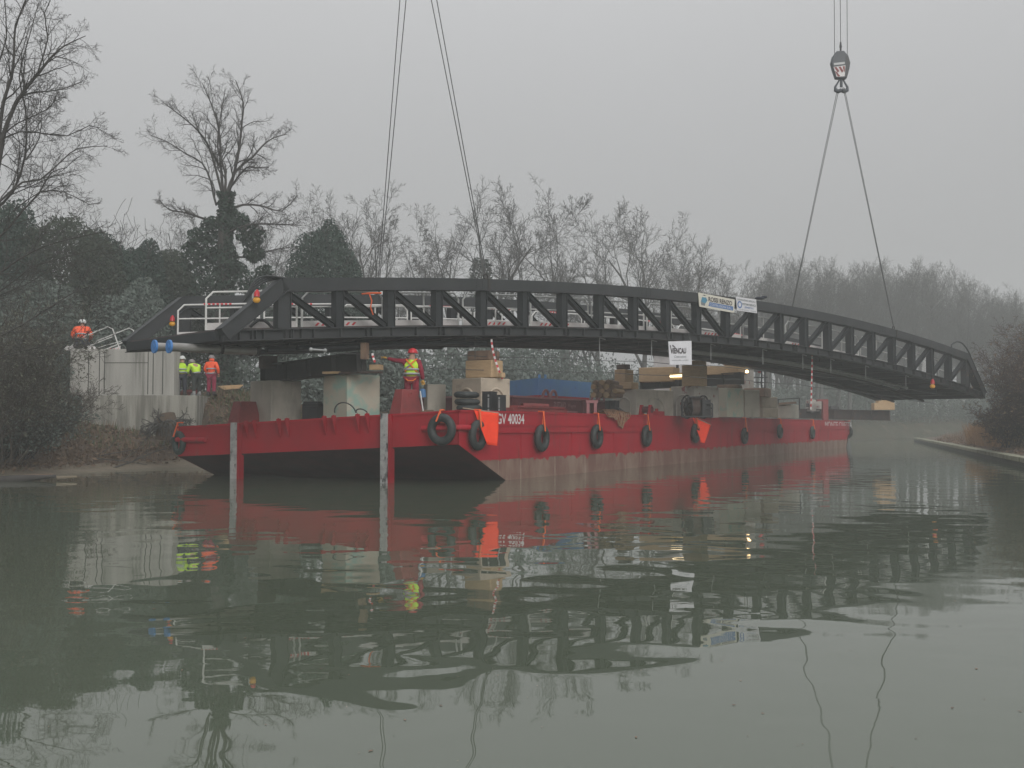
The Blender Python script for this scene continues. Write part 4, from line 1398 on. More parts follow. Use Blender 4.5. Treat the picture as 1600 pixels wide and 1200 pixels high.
t_, q = board('banner', 'cream ROSSI RENZO banner tied to the top of the near truss', 'banner', [(1091, 457), (1148, 468), (1147, 489), (1093, 479)], -0.23, 'banner')
x, y = bdirs(q)
Wd, Hh = x.length, y.length
text_part('lettering', 'ROSSI RENZO', on_board(q, 0.26, 0.52), x, (0, 0, 1), Hh * 0.32, M['ink'], t_, width=Wd * 0.69, bold=0.03)
k = MB(); k.prism([on_board(q, *uv) for uv in ((0.25, 0.16), (0.965, 0.16), (0.965, 0.46), (0.29, 0.46))], BE * -0.002); k.build('blue_band', M['ink_blue'], t_)
text_part('band_lettering', 'COSTRUZIONI S.R.L.', on_board(q, 0.29, 0.22) - BE * 0.003, x, (0, 0, 1), Hh * 0.17, M['banner_white'], t_, width=Wd * 0.65, bold=0.0)
k = MB(); k.prism([on_board(q, *uv) for uv in ((0.05, 0.38), (0.09, 0.72), (0.20, 0.74), (0.235, 0.55), (0.17, 0.30))], BE * -0.002); k.build('emblem_top', M['ink_teal'], t_)
k = MB(); k.prism([on_board(q, *uv) for uv in ((0.05, 0.14), (0.05, 0.375), (0.168, 0.295), (0.15, 0.12))], BE * -0.002); k.build('emblem_base', M['ink_grey'], t_)
k = MB(); k.prism([on_board(q, *uv) for uv in ((0.11, 0.86), (0.15, 0.92), (0.21, 0.86), (0.16, 0.84))], BE * -0.002); k.build('small_mark', M['ink'], t_)

t_, q = board('banner', 'white banner with a round blue emblem tied beside the cream one', 'banner', [(1150, 463.5), (1181.5, 468), (1183, 489.5), (1152, 485)], -0.23, 'banner_white')
x, y = bdirs(q)
Wd, Hh = x.length, y.length
text_part('lettering', 'FONDAZIONI SPECIALI', on_board(q, 0.05, 0.76), x, (0, 0, 1), Hh * 0.12, M['ink_grey'], t_, width=Wd * 0.9, bold=0.02)
text_part('lettering', 'SYSTEM SERVICE', on_board(q, 0.27, 0.46), x, (0, 0, 1), Hh * 0.15, M['ink_grey'], t_, width=Wd * 0.68, bold=0.03)
text_part('lettering', 'SONDIT S.r.l.', on_board(q, 0.38, 0.25), x, (0, 0, 1), Hh * 0.13, M['ink_blue'], t_, width=Wd * 0.46, bold=0.02)
text_part('lettering', 'Via del Lavoro - Venezia', on_board(q, 0.06, 0.07), x, (0, 0, 1), Hh * 0.09, M['ink_grey'], t_, width=Wd * 0.88)
k = MB()
c = on_board(q, 0.145, 0.45)
pts = [c + x.normalized() * 0.15 * math.cos(a_) + Vector((0, 0, 0.15 * math.sin(a_))) for a_ in [i * math.pi / 12 for i in range(24)]]
k.prism(pts, BE * -0.002)
k.build('round_emblem', M['ink_blue'], t_)
k = MB(); k.prism([c + x.normalized() * 0.09 * math.cos(a_) + Vector((0, 0, 0.09 * math.sin(a_))) - BE * 0.004 for a_ in [i * math.pi / 12 for i in range(-8, 17)]], BE * -0.001)
k.build('emblem_ring', M['banner_white'], t_)

t_, q = board('sign_board', 'square white sign hanging below the bridge above the timbers', 'sign', [(1044.5, 533.5), (1080.5, 532.5), (1081, 569.5), (1046.5, 570)], -0.26, 'sign_white')
x, y = bdirs(q)
Wd, Hh = x.length, y.length
text_part('big_lettering', 'VIENCAU', on_board(q, 0.06, 0.49), x, (0, 0, 1), Hh * 0.23, M['ink'], t_, width=Wd * 0.70, bold=0.04)
k = MB(); k.prism([on_board(q, *uv) for uv in ((0.14, 0.80), (0.17, 0.86), (0.29, 0.74), (0.26, 0.72))], BE * -0.002)
k.prism([on_board(q, *uv) for uv in ((0.045, 0.84), (0.085, 0.84), (0.12, 0.50), (0.10, 0.49))], BE * -0.002)
k.build('roof_mark', M['ink'], t_)
text_part('lettering', 'Costruzioni', on_board(q, 0.21, 0.29), x, (0, 0, 1), Hh * 0.12, M['ink_grey'], t_, width=Wd * 0.54)
text_part('small_lettering', 'impresa edile e stradale', on_board(q, 0.11, 0.175), x, (0, 0, 1), Hh * 0.05, M['ink_grey'], t_, width=Wd * 0.74)
k = MB()
for px in (1046, 1079.5):
    a_ = plane_pt(px, 533, -0.25)
    k.tube([a_, a_ + Vector((0, 0, 0.35)) + BE * 0.15], 0.012, 5)
k.build('tie_wires', M['cable'], t_)
k = MB(); k.tube([plane_pt(1058.5, 570, -0.25), plane_pt(1058.5, 575, -0.25)], 0.05, 8); k.build('clip', M['black_box'], t_)

# lamps hung on the bridge
for (px, py, Y, s_, lab) in ((269, 503, 33.5, 0.62, 'red and amber warning lamp on the far left end post of the bridge'),
                        (401, 465, 28.9, 0.66, 'red and amber warning lamp high on the near left end post of the bridge'),
                        (1457, 601, 52.4, 0.85, 'red and amber warning lamp under the right end of the bridge')):
    c = P(px, py, Y)
    w = thing('warning_lamp', lab, 'lamp', c, 'red and amber warning lamps on the bridge')
    k = MB(); k.ball(c + Vector((0, 0, -0.10 * s_)), (0.16 * s_, 0.10 * s_, 0.13 * s_), 14, 8, -0.9); k.build('lamp_body', M['amber'], w)
    k = MB(); k.tube([c + Vector((0, 0, 0.04 * s_)), c + Vector((0.01, 0, 0.22 * s_)), c + Vector((0.015, 0, 0.34 * s_))], [0.13 * s_, 0.11 * s_, 0.02], 12); k.build('red_lens', M['red_lens'], w)
# red and white hanging tapes
for (px, y0, y1, px2, Y, lab) in ((768, 530, 592, 785, 35.0, 'red and white striped tape hanging in front of the beige timber stack'), (1269, 548, 640, 1267, 48.0, 'red and white striped tape hanging near the stern'),
                                  (582, 552, 566, 586, 31.6, 'short red and white tape end hanging near the pointing hand')):
    t_ = thing('barrier_tape', lab, 'tape', P(px, y1, Y), 'striped tapes hung below the bridge')
    n_ = max(4, int((y1 - y0) / 4.2))
    pts = [P(px + (px2 - px) * (i / n_) ** 1.6, y0 + (y1 - y0) * i / n_, Y) for i in range(n_ + 1)]
    for c_, m_ in ((0, 'white_tape'), (1, 'red_tape')):
        k = MB()
        for i in range(n_):
            if i % 2 == c_:
                tw = 0.6 * math.sin(i * 0.9)
                k.bar(pts[i], pts[i + 1], 0.062, 0.012, (math.sin(tw) * 0.6, -1, 0))
        k.build('white_bands' if c_ == 0 else 'red_bands', M[m_], t_)
k = MB()
pts = [P(x, y, 30.9) for x, y in ((577, 459), (581, 470), (579, 480), (583, 492))]
k.tube(pts, 0.02, 6)
k.tube([P(566, 459.5, 31.5), P(580, 458, 31.2), P(596, 458, 31.2)], 0.03, 6)
k.build('orange_strap', M['orange_rope'], None, 'orange strap tied on the white railing inside the left bridge panels', cat='strap')
k = MB(); c = P(1187, 466, 45.6); k.ball(c, (0.22, 0.15, 0.07), 10, 6, -0.9); k.ball(c + Vector((0.2, 0, 0.05)), (0.14, 0.1, 0.06), 10, 6, -0.9)
k.build('dark_glove', M['navy'], None, 'dark glove left on the top chord right of the banners', cat='glove')

# ------------------------------------------------------------------ lifting slings and crane hook
def sling(top, n, o, lab, gap):
    foot = bt(n + 0.1, o, zt(n) + 0.12)
    k = MB()
    g = BD * gap
    k.tube([foot, top - g], 0.017, 5)
    k.tube([foot + BD * 0.05, top + g], 0.017, 5)
    k.build('lifting_sling', M['cable'], None, lab, cat='sling', group='steel wire slings lifting the bridge')


mid4 = (bt(4.1, 0, 0) + bt(4.1, BWID, 0)) / 2
mid18 = (bt(18.1, 0, 0) + bt(18.1, BWID, 0)) / 2
topL = Vector((mid4.x - 0.58, mid4.y, 20.2))
hz = P(1314, 138, mid18.y).z
sling(topL + BE * 0.15, 4, BWID, 'left crane twin wire sling leaning left, to the far truss', 0.16)
sling(topL - BE * 0.15, 4, 0.0, 'left crane twin wire sling leaning right, to the near truss eye', 0.16)
hx = P(1314, 138, mid18.y)
sling(hx + BE * 0.16, 18, BWID, 'hook block twin wire sling leaning left, to the far truss', 0.06)
sling(hx - BE * 0.16, 18, 0.0, 'hook block twin wire sling leaning right, to the near truss', 0.06)
hk = thing('hook_block', 'crane hook block with red and white stripes above the right slings', 'hook block', P(1314, 138, mid18.y), )
Yk = mid18.y
pp = lambda x, y, dy=0.0: P(x, y, Yk + dy)
prof = [(1307.5, 79.5), (1319, 79), (1326, 87), (1329, 98), (1327.5, 107), (1323.5, 122), (1307, 121.5), (1302, 107), (1299.5, 97), (1302, 87)]
k = MB(); k.prism([pp(x, y, -0.17) for x, y in prof], (0, 0.34, 0)); k.build('block_housing', M['hook_blue'], hk, bevel=0.03)
k = MB(); k.prism([pp(x, y, -0.20) for x, y in ((1302.5, 104.5), (1321, 102), (1320, 119), (1307.5, 120))], (0, 0.03, 0)); st = k.build('white_plate', M['white_tape'], hk)
k = MB()
for xs in (0, 6.5, 13):
    a0 = 1303 + xs
    k.prism([pp(a0 + 0.5, 105 - 0.1 * xs, -0.205), pp(a0 + 4, 104.5 - 0.1 * xs, -0.205), pp(min(a0 + 8.5, 1320), 111, -0.205), pp(min(a0 + 6, 1319.5), 113.5, -0.205)], (0, -0.004, 0))
k.prism([pp(1304.5, 111, -0.205), pp(1308, 113, -0.205), pp(1313, 119, -0.205), pp(1309, 119.5, -0.205)], (0, -0.004, 0))
k.build('red_stripes', M['red_box'], st)
k = MB(); k.prism([pp(x, y, -0.20) for x, y in ((1303, 98.5), (1320, 96.5), (1320, 100), (1303, 102))], (0, 0.02, 0)); k.build('name_plate', M['galv'], hk)
k = MB(); k.prism([pp(x, y, -0.19) for x, y in ((1321.5, 86), (1326, 89), (1328.5, 98), (1323, 121), (1320.8, 120.5), (1322, 100))], (0, 0.01, 0)); k.build('cheek_plate', M['black_box'], hk)
k = MB()
k.tube([pp(1314.5, 121), pp(1314.5, 136)], 0.07, 10)
for sg in (-1, 1):
    k.tube([pp(1314.5 + sg * 1.5, 122), pp(1314.5 + sg * 6, 130), pp(1314.5 + sg * 9.5, 136), pp(1314.5 + sg * 9, 141), pp(1314.5 + sg * 5, 143), pp(1314.5, 141)], [0.035, 0.045, 0.06, 0.10, 0.11, 0.10], 10)
k.build('double_hook', M['hook_blue'], hk)
k = MB(); k.tube([pp(1313.5, 79), pp(1313.5, 74)], 0.05, 8); k.tube([pp(1313.5, 74), pp(1313.5, 66)], [0.07, 0.04], 8); k.build('wedge_socket', M['black_box'], hk)
k = MB()
for xt, xb, yb_ in ((1302.5, 1304, 84), (1311.5, 1313.5, 67), (1322.5, 1324, 86)):
    k.tube([pp(xb, yb_), pp(xt, -170)], 0.018, 5)
k.build('hoist_ropes', M['cable'], hk)

# ------------------------------------------------------------------ people
def skin_mesh(name, verts, edges, radii, root=0, sub=2):
    me = bpy.data.meshes.new(name)
    me.from_pydata([tuple(v) for v in verts], edges, [])
    o = bpy.data.objects.new(name, me)
    COL.objects.link(o)
    o.modifiers.new('skin', 'SKIN')
    sk = me.skin_vertices[0].data if me.skin_vertices else None
    if sk is None:
        bm = bmesh.new(); bm.from_mesh(me); bm.verts.layers.skin.verify(); bm.to_mesh(me); bm.free()
        sk = me.skin_vertices[0].data
    for i, r in enumerate(radii):
        sk[i].radius = (r, r) if not isinstance(r, tuple) else r
        sk[i].use_root = (i == root)
    md = o.modifiers.new('sub', 'SUBSURF'); md.levels = sub; md.render_levels = sub
    out = new_from(o)
    bpy.data.objects.remove(o)
    for p in out.polygons:
        p.use_smooth = True
    out.materials.clear()
    return out


def person(label, loc, rz, pose, clothes, group=None, scale=1.0):
    """pose: dict of joint positions overriding the standing figure (x right, y forward, z up)"""
    J = dict(pelvis=(0, 0, 0.94), spine=(0, 0.0, 1.14), chest=(0, 0.0, 1.34), neck=(0, 0.0, 1.50), skull=(0, 0.02, 1.60), crown=(0, 0.01, 1.71), nose=(0, 0.115, 1.61),
             hipL=(-0.095, 0, 0.88), hipR=(0.095, 0, 0.88), kneeL=(-0.105, 0.02, 0.49), kneeR=(0.105, 0.02, 0.49), ankL=(-0.115, -0.01, 0.09), ankR=(0.115, -0.01, 0.09),
             toeL=(-0.13, 0.15, 0.035), toeR=(0.13, 0.15, 0.035),
             shL=(-0.185, 0, 1.42), shR=(0.185, 0, 1.42), elL=(-0.25, -0.03, 1.15), elR=(0.25, -0.03, 1.15), wrL=(-0.26, 0.06, 0.90), wrR=(0.26, 0.06, 0.90))
    J.update(pose)
    for k_ in J:
        J[k_] = Vector(J[k_]) * scale
    root = thing('person', label, 'person', loc, group)
    root.rotation_euler = (0, 0, rz)
    root.scale = (1.16, 1.14, 1.0)
    names = ['pelvis', 'spine', 'chest', 'neck', 'skull', 'crown', 'hipL', 'hipR', 'kneeL', 'kneeR', 'ankL', 'ankR', 'toeL', 'toeR', 'shL', 'shR', 'elL', 'elR', 'wrL', 'wrR', 'nose']
    rad = dict(pelvis=0.125, spine=0.12, chest=0.135, neck=0.055, skull=0.088, crown=0.075, hipL=0.085, hipR=0.085, kneeL=0.057, kneeR=0.057, ankL=0.04, ankR=0.04, toeL=0.035, toeR=0.035,
               shL=0.062, shR=0.062, elL=0.042, elR=0.042, wrL=0.030, wrR=0.030, nose=0.016)
    E = [('pelvis', 'spine'), ('spine', 'chest'), ('chest', 'neck'), ('neck', 'skull'), ('skull', 'crown'), ('skull', 'nose'), ('pelvis', 'hipL'), ('pelvis', 'hipR'), ('hipL', 'kneeL'), ('hipR', 'kneeR'),
         ('kneeL', 'ankL'), ('kneeR', 'ankR'), ('ankL', 'toeL'), ('ankR', 'toeR'), ('chest', 'shL'), ('chest', 'shR'), ('shL', 'elL'), ('shR', 'elR'), ('elL', 'wrL'), ('elR', 'wrR')]

    def sk(nm, keep, grow, m_, par, extra=None, rover=None, sub=2):
        ks = [n for n in names if n in keep]
        vs = [J[n] for n in ks]
        rr = [((rover or {}).get(n, rad[n] + grow)) * scale for n in ks]
        es = [(ks.index(a_), ks.index(b_)) for a_, b_ in E if a_ in keep and b_ in keep]
        if extra:
            for (p_, r_, to) in extra:
                vs.append(Vector(p_) * scale); rr.append(r_ * scale); es.append((ks.index(to), len(vs) - 1))
        o = link_mesh(nm, skin_mesh(nm, vs, es, rr, 0, sub), M[m_], par)
        return o
    body = sk('body', names, 0.0, 'skin', root)
    sk('jacket', ['pelvis', 'spine', 'chest', 'neck', 'shL', 'shR', 'elL', 'elR', 'wrL', 'wrR'], 0.024, clothes['jacket'], root, rover={'pelvis': 0.155, 'neck': 0.075})
    sk('trousers', ['pelvis', 'hipL', 'hipR', 'kneeL', 'kneeR', 'ankL', 'ankR'], 0.026, clothes['trousers'], root, rover={'pelvis': 0.148})
    for s_ in 'LR':
        k = MB()
        a_, t_ = J['ank' + s_], J['toe' + s_]
        k.tube([a_ + Vector((0, 0, 0.10)) * scale, a_, a_ + Vector((0, -0.03, -0.05)) * scale], [0.062 * scale, 0.062 * scale, 0.055 * scale], 12)
        d_ = (t_ - a_)
        k.tube([a_ + Vector((0, -0.05, -0.04)) * scale, a_ + d_ * 0.5 + Vector((0, 0, -0.01)), t_], [0.05 * scale, 0.055 * scale, 0.045 * scale], 12)
        k.build('boot', M[clothes.get('boots', 'boot')], root, origin=None) if False else None
        me = bpy.data.meshes.new('boot')
        me.from_pydata(k.v, [], k.f)
        for p in me.polygons: p.use_smooth = True
        link_mesh('boot', me, M[clothes.get('boots', 'boot')], root)
    # hands: palm, four fingers and a thumb, each finger a bent chain
    for s_ in 'LR':
        w_, e_ = J['wr' + s_], J['el' + s_]
        d_ = (w_ - e_).normalized()
        sidev = Vector((1, 0, 0)) if abs(d_.x) < 0.8 else Vector((0, 1, 0))
        sidev = (sidev - d_ * sidev.dot(d_)).normalized()
        nrm = d_.cross(sidev).normalized()
        point = clothes.get('point') == s_
        vs = [w_, w_ + d_ * 0.05 * scale, w_ + d_ * 0.09 * scale]
        rr = [0.030, 0.036, 0.034]
        es = [(0, 1), (1, 2)]
        for i, off in enumerate((-0.036, -0.012, 0.012, 0.034)):
            ln = (0.075, 0.085, 0.08, 0.06)[i]
            b_ = len(vs)
            base = w_ + (d_ * 0.098 + sidev * off) * scale
            curl = 0.1 if (point and i == 0) else 0.9
            p1 = base + (d_ * math.cos(curl * 0.5) + nrm * math.sin(curl * 0.5)) * ln * 0.5 * scale
            p2 = p1 + (d_ * math.cos(curl * 1.4) + nrm * math.sin(curl * 1.4)) * ln * 0.5 * scale
            vs += [base, p1, p2]; rr += [0.011, 0.010, 0.008]
            es += [(2, b_), (b_, b_ + 1), (b_ + 1, b_ + 2)]
        b_ = len(vs)
        vs += [w_ + (d_ * 0.05 - sidev * 0.045) * scale, w_ + (d_ * 0.085 - sidev * 0.065 + nrm * 0.015) * scale]
        rr += [0.013, 0.010]
        es += [(1, b_), (b_, b_ + 1)]
        link_mesh('hand', skin_mesh('hand', vs, es, [r_ * scale for r_ in rr], 0, 1), M[clothes.get('gloves', 'skin')], root)
    # helmet or hood
    if clothes.get('helmet'):
        c = J['skull'].lerp(J['crown'], 0.45)
        k = MB()
        k.ball(c + Vector((0, -0.005, 0.02)) * scale, (0.125 * scale, 0.145 * scale, 0.135 * scale), 20, 10, -0.12)
        k.tube([c + Vector((0, 0.02, 0.0)) * scale, c + Vector((0, 0.02, 0.014)) * scale], [0.145 * scale, 0.138 * scale], 20)
        k.bar(c + Vector((0, -0.13, 0.10)) * scale, c + Vector((0, 0.11, 0.135)) * scale, 0.03 * scale, 0.02 * scale)
        me = bpy.data.meshes.new('helmet')
        me.from_pydata(k.v, [], k.f)
        for p in me.polygons: p.use_smooth = True
        link_mesh('helmet', me, M[clothes['helmet']], root)
    if clothes.get('hood'):
        me = skin_mesh('hood', [J['neck'] + Vector((0, -0.04, 0.0)), J['skull'] + Vector((0.02, -0.03, -0.01)), J['crown'] + Vector((0.02, -0.03, -0.05))], [(0, 1), (1, 2)], [0.10 * scale, 0.115 * scale, 0.08 * scale])
        link_mesh('hood', me, M[clothes['hood']], root)
    tor = J['chest'] - J['pelvis']
    if clothes.get('vest'):
        v_ = [J['pelvis'] + tor * 0.02, J['spine'], J['chest'], J['chest'] + tor.normalized() * 0.09 * scale, J['shL'] * 0.72 + J['chest'] * 0.28 + Vector((0, 0, 0.02)), J['shR'] * 0.72 + J['chest'] * 0.28 + Vector((0, 0, 0.02))]
        me = skin_mesh('vest', v_, [(0, 1), (1, 2), (2, 3), (2, 4), (2, 5)], [x_ * scale for x_ in (0.188, 0.182, 0.196, 0.13, 0.115, 0.115)])
        link_mesh('vest', me, M[clothes['vest']], root)
    if clothes.get('bands'):
        R0 = 0.205 if clothes.get('vest') else 0.172
        for f in clothes['bands']:
            c = J['pelvis'] + tor * f
            k = MB()
            k.torus(c, tor, R0 * 0.98 * scale, 0.028 * scale, 28, 8, 1.0)
            vs = [(Vector(q_) - c) for q_ in k.v]
            me = bpy.data.meshes.new('reflective_band')
            me.from_pydata([tuple(c + q_) for q_ in vs], [], k.f)
            for p in me.polygons: p.use_smooth = True
            link_mesh('reflective_band', me, M['reflective'], root)
    if clothes.get('harness'):
        k = MB()
        bk = -0.185 * scale
        for sg in (-1, 1):
            k.tube([Vector((sg * 0.13, 0.02, 1.50)) * scale, Vector((sg * 0.115, 0, 1.46)) * scale + Vector((0, bk * 0.75, 0)), Vector((0, 0, 1.33)) * scale + Vector((0, bk * 1.06, 0)), Vector((-sg * 0.13, 0, 1.14)) * scale + Vector((0, bk * 0.86, 0)), Vector((-sg * 0.17, 0.0, 1.08)) * scale], 0.021 * scale, 6)
        k.tube([Vector((-0.14, -0.12, 0.92)) * scale, Vector((-0.06, -0.19, 0.85)) * scale, Vector((0.06, -0.19, 0.85)) * scale, Vector((0.14, -0.12, 0.92)) * scale], 0.016 * scale, 6)
        me = bpy.data.meshes.new('safety_harness')
        me.from_pydata([tuple(q_) for q_ in k.v], [], k.f)
        link_mesh('safety_harness', me, M['harness'], root)
        k = MB(); k.tube([Vector((0.0, -0.21, 1.31)) * scale, Vector((-0.10, -0.205, 1.24)) * scale, Vector((-0.13, -0.20, 1.20)) * scale], 0.022 * scale, 6)
        me = bpy.data.meshes.new('lanyard_clip'); me.from_pydata([tuple(q_) for q_ in k.v], [], k.f)
        link_mesh('lanyard_clip', me, M['galv'], root)
    return root


# worker pointing left on the foredeck (seen from behind)
pm = P(643, 641, 32.6)
zd = deck_at(pm)
k = MB(); k.box((pm.x, pm.y, zd + 0.085), (1.2, 0.7, 0.17), -0.3); k.build('timber_sleeper', M['timber_old'], None, 'brown timber sleeper under the feet of the pointing worker', cat='timber')
person('worker in red with yellow vest, orange harness and red helmet, pointing left', (pm.x, pm.y, zd + 0.17), math.radians(-4),
       dict(elL=(-0.42, 0.02, 1.46), wrL=(-0.64, 0.05, 1.53), shL=(-0.19, 0, 1.43), elR=(0.255, -0.05, 1.15), wrR=(0.285, 0.02, 0.885), skull=(0.02, 0.03, 1.62), crown=(0.02, 0.01, 1.73), nose=(0.0, 0.125, 1.63)),
       dict(jacket='red_cloth', trousers='red_cloth', vest='hiviz', bands=(0.30, 0.62), helmet='helmet_red', harness=True, gloves='glove', point='L'), scale=1.05)

YW = 46.6
ZW = 3.02


def at_feet(px, py=617, Y=YW, z=ZW):
    p = P(px, py, Y)
    return (p.x, p.y, z)


person('worker in yellow hi-vis vest and dark trousers right beside the concrete wall', at_feet(284), math.radians(8),
       dict(wrR=(0.22, 0.16, 1.02), elR=(0.27, 0.0, 1.13)), dict(jacket='navy', trousers='navy', vest='hiviz', bands=(0.28, 0.62), helmet='helmet_white'), scale=0.98)
person('stooping worker in yellow hi-vis jacket between the other two', at_feet(307, 617), math.radians(48),
       dict(chest=(0, 0.16, 1.29), neck=(0, 0.26, 1.40), skull=(0, 0.34, 1.44), crown=(0, 0.40, 1.52), nose=(0, 0.44, 1.42), spine=(0, 0.06, 1.12), shL=(-0.19, 0.20, 1.33), shR=(0.19, 0.20, 1.33),
            elL=(-0.25, 0.24, 1.06), elR=(0.25, 0.24, 1.06), wrL=(-0.10, 0.42, 1.0), wrR=(0.10, 0.42, 0.98)),
       dict(jacket='hiviz', trousers='green_cloth', bands=(0.05,), boots='boot_pale', helmet='helmet_grey'), scale=1.0)
person('worker in orange hi-vis jacket and crimson trousers standing beside the stooping worker', at_feet(330, 617), math.radians(-12),
       dict(elL=(-0.27, -0.02, 1.16), wrL=(-0.20, 0.12, 0.97), elR=(0.28, -0.02, 1.16), wrR=(0.24, 0.10, 0.97), crown=(-0.02, 0.03, 1.70)),
       dict(jacket='hiviz_orange', trousers='crimson', bands=(0.10, 0.62), hood='hiviz_orange', helmet='helmet_grey'), scale=1.0)
pk = P(127, 544, 46.3)
person('kneeling worker in orange hi-vis jacket and white helmet on the concrete wall', (pk.x, pk.y, 5.06), math.radians(14),
       dict(pelvis=(0, -0.05, 0.30), spine=(0, 0.02, 0.50), chest=(0, 0.08, 0.70), neck=(0, 0.12, 0.86), skull=(0, 0.17, 0.95), crown=(0, 0.17, 1.05), nose=(0, 0.27, 0.95),
            hipL=(-0.11, -0.03, 0.26), hipR=(0.11, -0.03, 0.26), kneeL=(-0.22, 0.30, 0.12), kneeR=(0.22, 0.30, 0.12), ankL=(-0.16, -0.10, 0.09), ankR=(0.16, -0.10, 0.09), toeL=(-0.16, -0.20, 0.04), toeR=(0.16, -0.20, 0.04),
            shL=(-0.20, 0.08, 0.77), shR=(0.20, 0.08, 0.77), elL=(-0.30, 0.10, 0.52), elR=(0.30, 0.10, 0.52), wrL=(-0.22, 0.30, 0.40), wrR=(0.22, 0.30, 0.40)),
       dict(jacket='hiviz_orange', trousers='navy', bands=(0.10, 0.55), helmet='helmet_white'), scale=1.17)

# ------------------------------------------------------------------ ground
LEFT = [(-34, -30), (-22, 8), (-18.0, 24), (-16.2, 33), (-15.2, 38.5), (-13.5, 42.6), (-10.2, 44.4), (-7, 48), (-1, 60), (7, 75), (14.5, 90), (22.5, 104), (31, 118), (43, 129), (60, 136), (95, 141), (150, 143)]
K0, K1 = Vector((20.2, 41.6, 0)), Vector((45.8, 120, 0))
KD = (K1 - K0).normalized()
KN = Vector((KD.y, -KD.x, 0))


def catmull(pts, per):
    out = []
    p = [np.array(q, float) for q in pts]
    p = [2 * p[0] - p[1]] + p + [2 * p[-1] - p[-2]]
    for i in range(1, len(p) - 2):
        n_ = max(2, int(np.linalg.norm(p[i + 1] - p[i]) / per))
        for j in range(n_):
            t = j / n_
            out.append(0.5 * ((2 * p[i]) + (-p[i - 1] + p[i + 1]) * t + (2 * p[i - 1] - 5 * p[i] + 4 * p[i + 1] - p[i + 2]) * t * t + (-p[i - 1] + 3 * p[i] - 3 * p[i + 1] + p[i + 2]) * t ** 3))
    out.append(p[-2])
    return np.array(out)


SH = catmull(LEFT, 0.6)
_tan = np.gradient(SH, axis=0)
_tan /= np.linalg.norm(_tan, axis=1)[:, None]
for _ in range(6):
    _tan[1:-1] = (_tan[:-2] + _tan[1:-1] * 2 + _tan[2:]) / 4
    _tan /= np.linalg.norm(_tan, axis=1)[:, None]
NRM = np.stack([-_tan[:, 1], _tan[:, 0]], 1)
PROF = ([-6, -2, -0.5, 0, 0.4, 0.9, 1.6, 2.4, 3.3, 4.6, 6.2, 9, 200], [-2.0, -0.8, -0.12, -0.01, 0.05, 0.12, 0.55, 1.2, 1.9, 2.5, 2.95, 3.05, 3.3])


def vnoise(x, y):
    return (np.sin(x * 1.7 + 3 * np.sin(y * 0.9)) * np.cos(y * 1.3 + 2 * np.sin(x * 0.7)) + 0.5 * np.sin(x * 4.1 + y * 2.3) * np.sin(y * 3.7 - x * 1.1) + 0.3 * np.sin(x * 9.0 + 4 * np.sin(y * 5)) * np.sin(y * 8.3))


def left_h(x, y, q):
    h = np.interp(q, *PROF)
    cap = 0.12 + 0.30 * q
    wgt = np.clip((-12.8 - x) / 0.8, 0, 1) * np.clip((y - 36) / 3, 0, 1) * np.clip((46.4 - y) / 0.6, 0, 1)
    h = np.where(q > 0.9, h * (1 - wgt) + np.minimum(h, cap) * wgt, h)
    h = h + 0.75 * np.exp(-((x + 12.6) ** 2 + (y - 47.3) ** 2) / 5.0) * (q > 0.5)
    h = np.where((x > -14.2) & (x < -11.5) & (y > 45.6) & (y < 49), np.minimum(h, 3.0), h)
    rough = np.clip((q - 0.6) / 1.5, 0, 1) * 0.16 + 0.015
    return h + rough * vnoise(x, y)


def near_shore(x, y):
    d2 = (SH[:, 0] - x) ** 2 + (SH[:, 1] - y) ** 2
    i = int(np.argmin(d2))
    return (x - SH[i, 0]) * NRM[i, 0] + (y - SH[i, 1]) * NRM[i, 1]


def ground_z(x, y):
    return float(left_h(np.array(x, float), np.array(y, float), np.array(near_shore(x, y))))


def np_mesh(name, verts, faces, mats, mat_idx=None, smooth=False):
    me = bpy.data.meshes.new(name)
    nv, nf, k = len(verts), len(faces), faces.shape[1]
    me.vertices.add(nv)
    me.vertices.foreach_set('co', np.asarray(verts, np.float32).ravel())
    me.loops.add(nf * k)
    me.loops.foreach_set('vertex_index', np.asarray(faces, np.int32).ravel())
    me.polygons.add(nf)
    me.polygons.foreach_set('loop_start', np.arange(0, nf * k, k, dtype=np.int32))
    me.polygons.foreach_set('loop_total', np.full(nf, k, np.int32))
    for m_ in mats:
        me.materials.append(m_)
    if mat_idx is not None:
        me.polygons.foreach_set('material_index', np.asarray(mat_idx, np.int32))
    if smooth:
        me.polygons.foreach_set('use_smooth', np.ones(nf, bool))
    me.update(calc_edges=True)
    me.validate()
    return me


def grid_faces(R, C):
    i = np.arange(R - 1)[:, None] * C + np.arange(C - 1)[None, :]
    return np.stack([i, i + 1, i + C + 1, i + C], -1).reshape(-1, 4)


QS = np.concatenate([[-6, -2, -0.5], np.arange(0, 8, 0.22), [8, 9, 11, 14, 20, 32, 55, 110]])
X = SH[:, None, 0] + NRM[:, None, 0] * QS[None, :]
Y = SH[:, None, 1] + NRM[:, None, 1] * QS[None, :]
Z = left_h(X, Y, np.broadcast_to(QS[None, :], X.shape))
fc = grid_faces(len(SH), len(QS))
fq = QS[(fc[:, 0] % len(QS))]
fy = SH[fc[:, 0] // len(QS), 1]
mi = np.where((fq < 1.0) & (fy < 52), 1, np.where((fq < 4.2) & (fy < 60), 0, 2))
me = np_mesh('left_bank', np.stack([X, Y, Z], -1).reshape(-1, 3), fc, [M['soil'], M['sand'], M['bank_green']], mi, True)
tag(link_mesh('left_bank', me, None), kind='structure')

